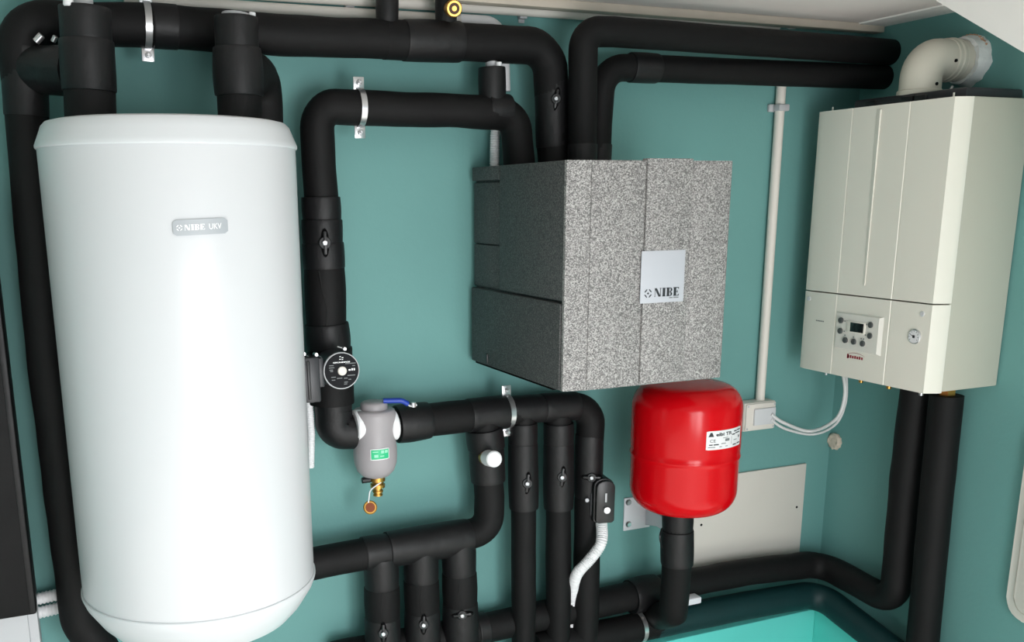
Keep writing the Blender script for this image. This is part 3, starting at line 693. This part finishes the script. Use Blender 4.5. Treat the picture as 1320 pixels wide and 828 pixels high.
lb = box('label_plate', (lx0, YF-0.0085, lz0), (lx1, YF-0.006, lz1), 'label_grey', bx, 0.0004); lb['label'] = 'light grey label with dark lettering'
Lw, Lh = lx1-lx0, lz1-lz0; fnl = lambda x, y: V((lx0+lx1)/2+x, YF-0.0090, (lz0+lz1)/2+y)
ltr = shift(fit(fat_letters(), Lw*0.57, Lh*0.165), 1, Lw*0.10, -Lh*0.30)+shift(star(), Lw*0.16, -Lw*0.33, -Lh*0.31)
print2d('lettering', ltr, fnl, 'ink', lb)
print2d('small_print', [R4(Lw*.16, -Lh*.425, Lw*.24, -Lh*.405), R4(Lw*.26, -Lh*.425, Lw*.38, -Lh*.405)], fnl, 'ink_grey', lb)

# ------------------------------------------------------------------ red expansion vessel
a_ = ray(812, 580); b_ = ray(955, 580); t0 = math.atan2(a_.x, a_.y); t1 = math.atan2(b_.x, b_.y); tc2 = (t0+t1)/2
dv = (2.22-VD)/math.cos(tc2); VX = dv*math.sin(tc2); VR = dv*math.sin((t1-t0)/2)*1.0; VY = -VD
zbv = P(884, 656, VD).z+0.0; ztv = P(930, 492, VD).z+0.012; zsm = P(884, 588, VD).z+0.012
ves = thing('expansion_vessel', 'glossy red expansion vessel with white label under the grey box', 'vessel', (VX, VY, zbv))
Hh = ztv-zbv
def dome(z, s, n=10, er=0.050, ez=0.060):
    return [(VR-er+er*math.sin(PI/2*k/n), z+s*(-ez+ez*(1-math.cos(PI/2*k/n)))) for k in range(n+1)]
lower = [(0, zbv), (VR*0.35, zbv+0.001), (VR*0.6, zbv+0.006)]+[(VR*0.6+(VR*0.985-VR*0.6)*math.sin(PI/2*k/10), zbv+0.006+0.060*(1-math.cos(PI/2*k/10))) for k in range(1, 11)]
upper = [(VR*0.6+(VR-VR*0.6)*math.cos(PI/2*k/10), ztv-0.066+0.060*math.sin(PI/2*k/10)) for k in range(0, 11)]+[(VR*0.35, ztv-0.001), (0, ztv)]
mid = [(VR*0.985, zsm-0.012), (VR*0.992, zsm-0.006), (VR*1.004, zsm-0.003), (VR*1.008, zsm), (VR*1.004, zsm+0.003), (VR*0.995, zsm+0.006), (VR*0.995, zsm+0.018), (VR*1.0, zsm+0.022)]
lathe('shell', lower+mid+upper, V(VX, VY, 0), 'red_enamel', ves, 72, 60)
p = on_cyl(931, 567, VX, VY, VR); fnv = cyl_map(p, VX, VY, VR, 0.0)
pa = on_cyl(910, 569, VX, VY, VR); pb = on_cyl(953, 565, VX, VY, VR)
vw = (pb-pa).length*1.02; vh = rad(25, p)*2
pmid = (pa+pb)/2; pmid.z = p.z; fnv = cyl_map(V(pmid.x, pmid.y, p.z), VX, VY, VR)
lb = curved_plate('label_sticker', vw, vh, fnv, 0.0012, 'label_white', ves, 0.001, 20)
ink = shift(fit(text2d('elbi TR', 0.01, 0.0004), vw*.42, vh*.18), 1, -vw*.08, vh*.30)
ink += shift(fit(text2d('CE', 0.01), vw*.13, vh*.16), 1, -vw*.36, -vh*.02)
ink += [[(-vw*.46, vh*.2), (-vw*.34, vh*.2), (-vw*.38, vh*.42), (-vw*.42, vh*.42)], R4(vw*.38, -vh*.06, vw*.43, vh*.06)]
for x0, x1, y0 in ((.2, .30, .32), (.32, .46, .34), (.14, .24, .16), (.26, .44, .20), (.18, .3, -.40), (.34, .46, -.38), (-.44, -.36, -.26), (-.34, -.22, -.26)): ink.append(R4(vw*x0, vh*y0, vw*x1, vh*(y0+.06)))
print2d('label_print', ink, lambda x, y: fnv(x, y, 0.0017), 'ink', lb)
print2d('label_small_print', [R4(-vw*.12, vh*.08, vw*.02, vh*.11), R4(-vw*.46, -vh*.38, -vw*.3, -vh*.34), R4(-vw*.2, -vh*.38, vw*.02, -vh*.34), R4(vw*.12, -vh*.3, vw*.13, vh*.1), R4(vw*.2, -vh*.14, vw*.32, -vh*.10), R4(-vw*.06, -vh*.1, vw*.06, vh*.04), R4(-vw*.16, -vh*.22, -vw*.04, -vh*.18)], lambda x, y: fnv(x, y, 0.0017), 'ink_grey', lb)
# its wall bracket
br_ = thing('vessel_bracket', 'white steel wall bracket with screws reaching under the red vessel', 'bracket', P(825, 662, .003))
box('wall_plate', V(P(804, 660, .003).x, -0.006, P(815, 683, .003).z), V(P(838, 660, .003).x, 0, P(815, 641, .003).z), 'bracket_white', br_, 0.003)
z_a = P(826, 655, .006).z; xb = P(828, 660, .006).x
prism('arm', [V(xb+0.012, -0.004, z_a+0.0), V(xb+0.012, -0.004, z_a-0.055), V(xb+0.012, -0.06, z_a-0.040), V(xb+0.012, -0.15, z_a-0.045), V(xb+0.012, -0.15, z_a-0.010)], V(0.022, 0, 0), 'bracket_white', br_, 0.0015)
tp = V(xb+0.03, -0.20, z_a-0.02)
for x_, y_ in ((810, 648), (810, 676), (832, 647)):
    q = P(x_, y_, .006); cyl('screw', q, q+V(0, -.006, 0), 0.0095, 'steel', br_, 14, 0.007, 0.001)

# ------------------------------------------------------------------ boiler on the right wall
BX = 2.0; y0_ = -2.22+0.825*2.03; y1_ = -2.22+1.06*2.0; bz0 = CAM.z-0.482; bz1 = CAM.z+0.110*2.0
split = (PX(1037, 374, BX).z+PX(1220, 395, BX).z)/2
bo = thing('gas_boiler', 'off-white wall-hung gas boiler with control panel on the right wall', 'boiler', (2.11, (y0_+y1_)/2, bz0))
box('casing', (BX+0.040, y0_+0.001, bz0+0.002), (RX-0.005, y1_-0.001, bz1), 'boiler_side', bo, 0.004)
gy = [PX(1100, 138, BX).y, PX(1137, 250, BX).y, PX(1178, 130, BX).y]
gA = (PX(1100, 138, BX).y+PX(1080, 374, BX).y)/2; gB = (PX(1137, 142, BX).y+PX(1111, 372, BX).y)/2; gC = (PX(1178, 130, BX).y+PX(1146, 388, BX).y)/2
chm = (PX(1233, 125, BX).y+PX(1201, 390, BX).y)/2
def door(name, z0, z1, gs, mtl):
    xf = BX; pr_ = [(BX+0.044, y0_), (BX+0.030, y0_), (xf, chm)]
    for g, wg in gs: pr_ += [(xf, g-wg), (xf+0.0022, g-wg*.3), (xf+0.0022, g+wg*.3), (xf, g+wg)]
    pr_ += [(xf, y1_-0.02), (xf+0.006, y1_), (BX+0.044, y1_)]
    return prism(name, [V(a, b, z0) for a, b in pr_], V(0, 0, z1-z0), mtl, bo)
dd = door('upper_door', split+0.0018, bz1-0.001, ((gC, 0.0024), (gA, 0.0018)), 'boiler_white')
# tapering relief rib on the door
za = bz1-0.012; zb_ = split+0.030
bm = bmesh.new(); pts = [V(BX-0.0005, gB-0.006, za), V(BX-0.0005, gB+0.010, za), V(BX-0.0005, gB+0.004, zb_), V(BX-0.0005, gB-0.004, zb_)]
ptp = [V(BX-0.004, gB-0.005, za), V(BX-0.001, gB+0.0095, za), V(BX-0.001, gB+0.0035, zb_), V(BX-0.0022, gB-0.0036, zb_)]
A_ = [bm.verts.new(v) for v in pts]; B_ = [bm.verts.new(v) for v in ptp]; bm.faces.new(B_)
for k in range(4): bm.faces.new((A_[k], A_[(k+1) % 4], B_[(k+1) % 4], B_[k]))
finish('relief_rib', bm, 'boiler_white', dd, smooth=False)
lowp = door('lower_panel', bz0, split-0.0018, ((gC, 0.0024), (gA, 0.0018)), 'boiler_white')
def onb(px_, py_, e=0.0): return PX(px_, py_, BX)-V(e, 0, 0)
# control fascia
fc_ = [onb(*q_) for q_ in ((1081, 403), (1138, 411), (1130, 457), (1077, 447))]
ya, yb2 = (fc_[1].y+fc_[2].y)/2, (fc_[0].y+fc_[3].y)/2; zA, zB = (fc_[0].z+fc_[1].z)/2, (fc_[2].z+fc_[3].z)/2
bm = bmesh.new()
A_ = [bm.verts.new(v) for v in (V(BX+.001, ya-.010, zB-.004), V(BX+.001, yb2+.002, zB-.004), V(BX+.001, yb2+.002, zA+.004), V(BX+.001, ya-.010, zA+.004))]
B_ = [bm.verts.new(v) for v in (V(BX-.007, ya, zB), V(BX-.004, yb2, zB), V(BX-.004, yb2, zA), V(BX-.007, ya, zA))]
bm.faces.new(B_)
for k in range(4): bm.faces.new((A_[k], A_[(k+1) % 4], B_[(k+1) % 4], B_[k]))
fas = finish('control_fascia', bm, 'boiler_panel', bo, smooth=False)
dc_ = onb(1107.5, 422.5); dw, dh = abs(onb(1099, 422).y-onb(1116, 424).y), abs(onb(1107, 417).z-onb(1107, 429).z)
box('display_bezel', (BX-.0085, dc_.y-dw*.60, dc_.z-dh*.62), (BX-.003, dc_.y+dw*.78, dc_.z+dh*.62), 'boiler_white', fas, 0.001)
box('display', (BX-.0092, dc_.y-dw*.5, dc_.z-dh*.5), (BX-.006, dc_.y+dw*.5, dc_.z+dh*.5), 'screen', fas, 0.0006)
for x_, y_ in ((1086.5, 413), (1085.5, 426.5), (1125, 419), (1124, 433), (1092, 438.5), (1103, 440.5), (1114.5, 443)):
    q = onb(x_, y_); cyl('button', V(BX-.004, q.y, q.z), V(BX-.0105, q.y, q.z), 0.0078, 'button', fas, 18, None, 0.0012)
pm = []
for x_, y_ in ((1092, 414), (1091, 427), (1120, 418.5), (1118.5, 432), (1092, 432), (1103, 434.5), (1113, 436.5), (1116, 437)):
    q = onb(x_, y_); pm.append([(q.y-.002, q.z-.0016), (q.y+.002, q.z-.0016), (q.y+.002, q.z+.0016), (q.y-.002, q.z+.0016)])
print2d('fascia_print', pm, lambda a, b: V(BX-.0078, a, b), 'ink_grey', fas)
# maker's mark below the fascia
q = onb(1103, 461); mk = [R4(-.028+.0078*k, -.004, -.028+.0078*k+.0058, .003+.001*(k % 2)) for k in range(7)]+[R4(-.030, -.006, -.024, .006)]
print2d('maker_mark', mk, lambda a, b: V(BX-.0004, q.y-a, q.z+b-0.001*0), 'red_print', lowp)
arc = []
for k in range(8):
    a0 = PI*0.15+PI*0.62*k/8; a1 = PI*0.15+PI*0.62*(k+1)/8
    arc.append([(.034*math.cos(a0), .013*math.sin(a0)), (.034*math.cos(a1), .013*math.sin(a1)), (.034*math.cos(a1), .0118*math.sin(a1)), (.034*math.cos(a0), .0118*math.sin(a0))])
print2d('maker_arc', arc, lambda a, b: V(BX-.0004, q.y-a, q.z+b-.001), 'red_print', lowp)
q = onb(1057.5, 414); print2d('model_print', [R4(-.016+.0062*k, -.0016, -.016+.0062*k+.0046, .0016) for k in range(5)], lambda a, b: V(BX-.0004, q.y-a, q.z+b), 'ink_grey', lowp)
# pressure gauge
q = onb(1179.5, 434); q.x = BX; g_ = cyl('pressure_gauge', q+V(.001, 0, 0), q-V(.004, 0, 0), 0.0185, 'steel', bo, 32, None, 0.001)
cyl('gauge_face', q-V(.003, 0, 0), q-V(.0046, 0, 0), 0.0160, 'label_white', g_, 32)
gp = [R4(-.0035, -.0035, .0035, .0035), [(0, -.0012), (.011, .004), (.011, .005), (0, .0012)]]
for k in range(9):
    a0 = PI*(1.2-1.4*k/8); gp.append([(.0115*math.cos(a0-.05), .0115*math.sin(a0-.05)), (.0145*math.cos(a0-.05), .0145*math.sin(a0-.05)), (.0145*math.cos(a0+.05), .0145*math.sin(a0+.05)), (.0115*math.cos(a0+.05), .0115*math.sin(a0+.05))])
print2d('gauge_print', gp, lambda a, b: V(BX-.0049, q.y-a*-1, q.z+b), 'ink', g_)
for x_, y_ in ((1043, 385), (1189, 405)):
    q = onb(x_, y_); cyl('screw_cap', q+V(.001, 0, 0), q-V(.002, 0, 0), 0.0065, 'enamel', lowp, 16, None, 0.0008)
# top seal plate and clips
box('top_seal', (BX+0.035, y0_+0.015, bz1-0.001), (RX-0.02, y1_-0.09, bz1+0.022), 'dark_plastic', bo, 0.006)
for y_ in (y1_-0.15, y0_+0.18, y0_+0.14):
    box('seal_clip', (BX+0.028, y_-0.018, bz1), (BX+0.05, y_+0.018, bz1+0.016), 'black_plastic', bo, 0.003)
for y_ in (y1_-0.035, y0_+0.035): cyl('locating_pin', V(BX+.018, y_, bz1-.002), V(BX+.018, y_, bz1+.010), 0.0022, 'boiler_white', bo, 8)
# connections underneath
for x_, y_, r_, m_ in ((1110, 490, .010, 'brass'), (1146, 497, .011, 'brass'), (1187, 511, .009, 'steel'), (1065, 481, .006, 'steel')):
    q = PX(x_, y_, 2.10); bm = bmesh.new(); add_cyl(bm, V(q.x, q.y, bz0+.004), V(q.x, q.y, bz0-.016), r_, 6, bev=.0015); add_cyl(bm, V(q.x, q.y, bz0-.014), V(q.x, q.y, bz0-.03), r_*.6, 12); finish('connection_nut', bm, m_, bo)
q = PX(1219, 522, XR); bm = bmesh.new(); add_cyl(bm, V(q.x, q.y, bz0+.004), V(q.x, q.y, bz0-.014), .015, 16, bev=.0015); add_cyl(bm, V(q.x, q.y, bz0-.012), V(q.x, q.y, bz0-.034), .021, 6, bev=.0015); finish('connection_nut', bm, 'brass', bo)

# flue
fz = hole_c.z; fy = hole_c.y; fx = 2.090; frr = 0.049
fl = thing('flue_elbow', 'cream flue elbow on top of the boiler leading into the right wall', 'flue', (fx, fy, bz1+0.02))
tube('elbow', [V(fx, fy, bz1+0.005), V(fx, fy, fz), V(RX-0.062, fy, fz)], frr, 'flue', fl, 0.070, 36)
for x_, e in ((RX-0.086, 1.05), (RX-0.072, 1.085), (RX-0.057, 1.05)):
    bm = bmesh.new(); add_cyl(bm, V(x_, fy, fz), V(x_+0.010, fy, fz), frr*e, 36, bev=0.003); finish('socket_bead', bm, 'flue', fl)
cyl('wall_sleeve', V(RX-0.085, fy, fz), V(RX+0.06, fy, fz), frr*1.03, 'flue', fl, 36)
cyl('base_ring', V(fx, fy, bz1+0.018), V(fx, fy, bz1+0.034), frr*1.08, 'flue', fl, 36, None, 0.003)
for x_, y_ in ((1232, 78), (1207, 108)):
    d_ = ray(x_, y_); q = PX(x_, y_, fx+0.02); q.y = fy-frr*0.99
    q = CAM+d_*((q.y-CAM.y)/d_.y); cyl('test_point', q+V(0, .01, 0), q+V(0, -.003, 0), 0.004, 'hole', fl, 12)
tube('sealing_lip', [V(fx+.045, fy-frr*.9, bz1+.02), V(fx+.055, fy-frr*1.0, bz1+.04)], 0.003, 'enamel', fl, 0, 8)
# rough white seal around the flue in the wall
bm = bmesh.new(); n = 44; rings = []
for j, (rr2, xo) in enumerate(((0.0512, 0.004), (0.0512, -0.034), (0.056, -0.036), (0.060, -0.018), (0.063, 0.0))):
    ring = []
    for k in range(n):
        a = 2*PI*k/n; w2 = (1+0.10*noise.noise(V(math.cos(a)*3, math.sin(a)*3, j))) if j > 1 else 1
        ring.append(bm.verts.new(V(RX+xo+(0.005*noise.noise(V(math.cos(a)*6, math.sin(a)*6, j+7)) if 0 < j < 4 else 0), fy-0.007*(j > 1)+rr2*w2*math.cos(a), fz+rr2*w2*math.sin(a))))
    rings.append(ring)
for p_, q_ in zip(rings, rings[1:]):
    for k in range(n): bm.faces.new((p_[k], p_[(k+1) % n], q_[(k+1) % n], q_[k]))
ms = thing('flue_wall_seal', 'rough white filling around the flue opening in the right wall', 'seal', (RX, fy, fz))
finish('filler', bm, 'mineral', ms, angle=20)
bm = bmesh.new()
for k in range(9):
    a = PI*(0.42+0.05*k); c_ = V(RX-0.012, fy-.007+0.060*math.cos(a), fz+0.060*math.sin(a)); add_box(bm, c_-V(.003, .0035, .003), c_+V(.003, .0035, .003), 0.0012, Matrix.Translation(c_) @ Matrix.Rotation(k, 4, 'X') @ Matrix.Translation(-c_))
finish('brick_crumbs', bm, 'brick_dust', ms)

# ------------------------------------------------------------------ conduits, cables, boxes
def wall_clip(parent, c, a, r):
    a = a.normalized(); u_ = a.cross(V(0, -1, 0)).normalized(); M = Matrix((a, u_, V(0, -1, 0))).transposed().to_4x4(); M.translation = V(c.x, 0, c.z)
    bm = bmesh.new(); add_box(bm, (-.010, -r*1.35, 0), (.010, r*1.35, r*1.2), 0.002, M); add_box(bm, (-.008, -r*2.0, 0), (.008, r*2.0, .004), 0.001, M); finish('clip', bm, 'pvc_grey', parent)
dk = 0.018
t = thing('conduit_pipe', 'upper cream plastic conduit along the top of the back wall', 'conduit', P(760, 19, dk), 'ceiling conduits')
q = [P(330, -8, dk), P(596, 8.5, dk), P(760, 19.5, dk), P(1003, 33, dk)]; rc = rad(14, q[1])
tube('tube', q, rc, 'pvc', t, 0, 16)
for x_, y_ in ((452, 0.5), (676, 13.8)): wall_clip(t, P(x_, y_, dk), q[2]-q[1], rc)
t = thing('conduit_pipe', 'lower cream plastic conduit behind the top header, turning down near the brass fitting', 'conduit', P(400, 14, dk), 'ceiling conduits')
q = [P(160, -1, dk), P(250, 5, dk), P(400, 14.5, dk), P(560, 24, dk), P(598, 26, dk)]
tube('tube', q, rc, 'pvc', t, 0, 16)
tube('bend', [P(592, 25.5, dk), P(648, 29, dk), P(651, 118, dk)], rc*1.06, 'corrugated', t, 0.05, 18)
wall_clip(t, P(452, 17.5, dk), q[2]-q[1], rc)
def spline(pts, n=10):
    out = []; pts = [Vector(p_) for p_ in pts]
    for i in range(len(pts)-1):
        p0_, p1_, p2_, p3_ = pts[max(0, i-1)], pts[i], pts[i+1], pts[min(len(pts)-1, i+2)]
        for k in range(n):
            t_ = k/n; out.append(0.5*((2*p1_)+(p2_-p0_)*t_+(2*p0_-5*p1_+4*p2_-p3_)*t_*t_+(3*p1_-p0_-3*p2_+p3_)*t_**3))
    out.append(pts[-1]); return out
def corrugated(name, pts, r, parent, br=0.05, pitch=0.0055):
    bm = bmesh.new(); path = resample(spline(pts) if br < 0 else fillet(pts, br), pitch/4)
    add_tube(bm, path, r, 14, True, 0, 0, lambda s: 1+0.10*math.sin(2*PI*s/pitch)); return finish(name, bm, 'corrugated', parent, angle=80)
cg = corrugated('corrugated_hose', [P(641, 150, .04), P(638, 175, .04), P(637, 230, .05)], rad(12, P(638, 190, .04)), None)
tag(cg, 'short white corrugated hose entering the grey box beside the looping pipe', 'hose', 'white corrugated hoses')
cg = corrugated('corrugated_hose', [P(398, 515, .09), P(401, 560, .09), P(400, 603, .09)], rad(10, P(400, 560, .09)), None)
tag(cg, 'white corrugated hose hanging below the pump against the tank edge', 'hose', 'white corrugated hoses')
for ya_, yb_, lab in ((771, 763, 'upper of two white corrugated hoses left of the tank'), (789, 781, 'lower of two white corrugated hoses left of the tank')):
    cg = corrugated('corrugated_hose', [P(20, ya_+8, .03), P(55, ya_, .03), P(90, yb_, .03), P(130, yb_-6, .03)], rad(15, P(60, 770, .03)), None, 0, 0.008)
    tag(cg, lab, 'hose', 'white corrugated hoses')
# trunking under the ceiling
pa = P(700, -6, .05); box_z = CZ
t0_ = box('cable_trunking', (0.9, -0.075, CZ-0.020), (RX-0.005, -0.040, CZ), 'trunk_beige', None, 0.002)
tag(t0_, 'beige cable trunking along the ceiling edge ending near the right wall', 'trunking')
# vertical conduit at right and its switch box
t = thing('conduit_pipe', 'thin cream vertical conduit between the grey box and the boiler', 'conduit', P(979, 515, dk), 'wall conduits')
q = [P(1008, 104, dk), P(979, 522, dk)]; q[1].x = q[0].x = (q[0].x+q[1].x)/2
tube('tube', q, rad(11.5, q[1]), 'pvc', t, 0, 16)
c_ = P(999, 139, dk); M = None
box('clip', (q[0].x-.030, -0.010, c_.z-.010), (q[0].x+.020, -0.001, c_.z+.010), 'pvc_grey', t, 0.002)
box('clip', (q[0].x-.017, -0.036, c_.z-.009), (q[0].x+.019, -0.001, c_.z+.009), 'pvc_grey', t, 0.003)
sb = thing('junction_box', 'square cream socket box at the foot of the vertical conduit', 'junction box', P(978, 555, .0))
z0_, z1_ = P(978, 553, .03).z, P(978, 517, .03).z; x0_, x1_ = P(959.5, 535, .045).x, P(999, 535, .045).x
box('housing', (x0_, -0.045, z0_), (x1_, 0, z1_), 'pvc', sb, 0.004)
cv = box('cover', (x0_+.003, -0.050, z0_+.003), (x1_-.003, -0.042, z1_-.003), 'pvc', sb, 0.003)
box('socket_insert', (x0_+(x1_-x0_)*.26, -0.056, z0_+.018), (x0_+(x1_-x0_)*.94, -0.048, z1_-.018), 'enamel_lid', cv, 0.002)
for xx in (x0_+.009, x1_-.009):
    for zz in (z0_+.009, z1_-.009): cyl('screw', V(xx, -.049, zz), V(xx, -.0515, zz), 0.0028, 'pvc_grey', cv, 10)
xs_ = P(992, 538, .056)
bm = bmesh.new()
for k, (lab, pts_, r_) in enumerate((('upper white cable looping from the socket box to the boiler', [P(994, 534, .056), P(1010, 545, .06), P(1045, 556, .07), PX(1078, 540, 2.10), PX(1089, 510, 2.10), PX(1087, 482, 2.10)], 0.0052), ('lower pale cable looping from the socket box to the boiler', [P(994, 541, .056), P(1012, 553, .06), P(1048, 560, .06), PX(1077, 547, 2.13), PX(1090, 518, 2.13), PX(1091, 484, 2.13)], 0.0042))):
    bm = bmesh.new(); add_tube(bm, spline(pts_), r_, 10); tag(finish('power_cable', bm, 'cable', None, angle=60), lab, 'cable', 'boiler cables')
# putty plug on the right wall
q = PX(1077, 569, RX); bm = bmesh.new(); n = 22; rings = []
for rr2, xo in ((0.026, 0.001), (0.026, -0.007), (0.020, -0.012), (0.011, -0.010), (0.003, -0.013)):
    rings.append([bm.verts.new(V(RX+xo+.004*noise.noise(V(k, xo*300, 1)), q.y+rr2*(1+.10*math.sin(k*3.1))*math.cos(2*PI*k/n), q.z+rr2*(1+.10*math.sin(k*3.1))*math.sin(2*PI*k/n))) for k in range(n)])
for p_, q_ in zip(rings, rings[1:]):
    for k in range(n): bm.faces.new((p_[k], p_[(k+1) % n], q_[(k+1) % n], q_[k]))
bm.faces.new(rings[-1])
tag(finish('wall_plug', bm, 'putty', None), 'rough round beige plug in the right wall below the boiler cables', 'plug')
# white sheet on the back wall
x1p = P(1035, 650, .006).x; zt1 = (P(954, 611, .006).z+P(1038, 597, .006).z)/2
sh = thing('cover_sheet', 'flat off-white sheet panel on the back wall behind the red vessel', 'panel', (x1p-.2, 0, P(950, 735, .006).z))
box('sheet', (P(880, 700, .006).x, -0.008, P(960, 740, .006).z), (x1p, 0, zt1), 'sheet', sh, 0.001)
for x_, y_ in ((1027, 654), (904, 677)):
    q = P(x_, y_, .008); cyl('screw_hole', q+V(0, .002, 0), q+V(0, -.0006, 0), 0.004, 'hole', sh, 10)
# distribution box on the right wall, near right edge
q0 = PX(1298, 770, RX-.02); zz0 = PX(1318, 802, RX-.02).z
eb = thing('wall_cabinet', 'cream flush cabinet frame with rounded corners at the lower right edge', 'cabinet', (RX, q0.y-.2, zz0))
def yz(pts2, cy, cz): return [V(RX-0.001, cy+a, cz+b) for a, b in pts2]
H2 = PX(1325, 545, RX-.02).z-zz0; W2 = 0.42
prism('frame', yz(rrect(W2, H2, 0.05), q0.y-W2/2, zz0+H2/2), V(-0.022, 0, 0), 'pvc', eb, 0.003)
prism('door', [v-V(0.020, 0, 0) for v in yz(rrect(W2-.05, H2-.05, 0.035), q0.y-W2/2, zz0+H2/2)], V(-0.009, 0, 0), 'sheet', eb, 0.003)
prism('recess', [v-V(0.0195, 0, 0) for v in yz(rrect(W2-.04, H2-.04, 0.04), q0.y-W2/2, zz0+H2/2)], V(-0.004, 0, 0), 'trunk_beige', eb, 0.0005)

# actuator on the right manifold drop
ac = P(780, 647, .17); act = thing('valve_actuator', 'black plastic valve actuator clipped to the insulated pipe', 'actuator', P(777, 676, .17))
fa = V(-0.25, -1, 0.05).normalized(); sx = V(0, 0, 1).cross(fa).normalized(); sx = -sx if sx.x < 0 else sx; sy = V(0, 0, 1)
hw = rad(26, ac); hh = rad(60, ac)
def arch(w2, h2, cut):
    pts = [(-w2, -h2+cut), (-w2+cut, -h2), (w2-cut, -h2), (w2, -h2+cut)]
    for k in range(9):
        a = PI*k/8; pts.append((w2*math.cos(a), h2-w2*0.75+w2*0.75*math.sin(a)))
    return pts
o_ = ac-fa*0.085
prism('housing', [o_+sx*a+sy*b for a, b in arch(hw*1.05, hh, .006)], fa*0.075, 'black_plastic', act, 0.003)
fp = prism('front_cover', [o_+fa*0.077+sx*a+sy*b for a, b in arch(hw*0.95, hh*.95, .006)], fa*0.014, 'black_plastic', act, 0.003)
cyl('dial', o_+fa*0.090-sy*hh*.35+sx*hw*.1, o_+fa*0.097-sy*hh*.35+sx*hw*.1, hw*.36, 'steel', fp, 18, None, .001)
Mx = Matrix((sx, sy, fa)).transposed().to_4x4(); Mx.translation = o_+fa*0.091+sy*hh*.2
bm = bmesh.new(); add_box(bm, (-hw*.10, -hh*.2, 0), (hw*.10, hh*.2, .0015), 0.0005, Mx); finish('marker', bm, 'pvc_grey', fp)
gm = Matrix.Translation(o_+fa*0.038-sx*hw*1.05-sy*hh*.2) @ Mx.to_3x3().to_4x4()
bm = bmesh.new(); add_box(bm, (-.004, -hh*.55, -.022), (.003, hh*.5, .022), 0.004, gm); finish('side_grip', bm, 'dark_plastic', act)
cyl('cable_gland', o_+fa*0.06-sy*hh*.95, o_+fa*0.06-sy*hh*1.1, hw*.45, 'black_plastic', act, 14, None, .001)
ch = o_+fa*0.06-sy*hh*1.05
cg = corrugated('corrugated_hose', [ch, P(775, 700, .18), P(760, 722, .17), P(744, 740, .15), P(738, 762, .10), P(737, 790, .085), P(737, 850, .08)], rad(14, P(770, 700, .17)), None, -1)
tag(cg, 'white corrugated hose curling down from the black actuator', 'hose', 'white corrugated hoses')

# black casing and grey trunking at the left edge
cb = thing('black_casing', 'flat black casing cut off by the left picture edge', 'casing', (-0.2, -.08, P(45, 793, .15).z))
xr = (P(4, 380, .15).x+P(44, 791, .15).x)/2
box('body', (xr-0.30, -0.15, P(45, 793, .15).z), (xr, -0.002, CAM.z+0.05), 'foam', cb, 0.006)
box('edge_strip', (xr-0.014, -0.1515, P(45, 793, .15).z+.004), (xr-0.002, -0.10, CAM.z+0.045), 'foam_wrap', cb, 0.002)
gt = thing('floor_trunking', 'light grey trunking below the black casing at the lower left corner', 'trunking', (-0.2, -.05, 0))
x_r = P(51, 815, .11).x; x_s = P(38, 815, .125).x
box('channel', (x_r-0.33, -0.11, 0), (x_r, 0, P(45, 793, .15).z-.002), 'pvc_grey', gt, 0.003)
box('cover', (x_r-0.33, -0.118, 0), (x_s, -0.10, P(45, 793, .15).z-.004), 'pvc_grey', gt, 0.003)
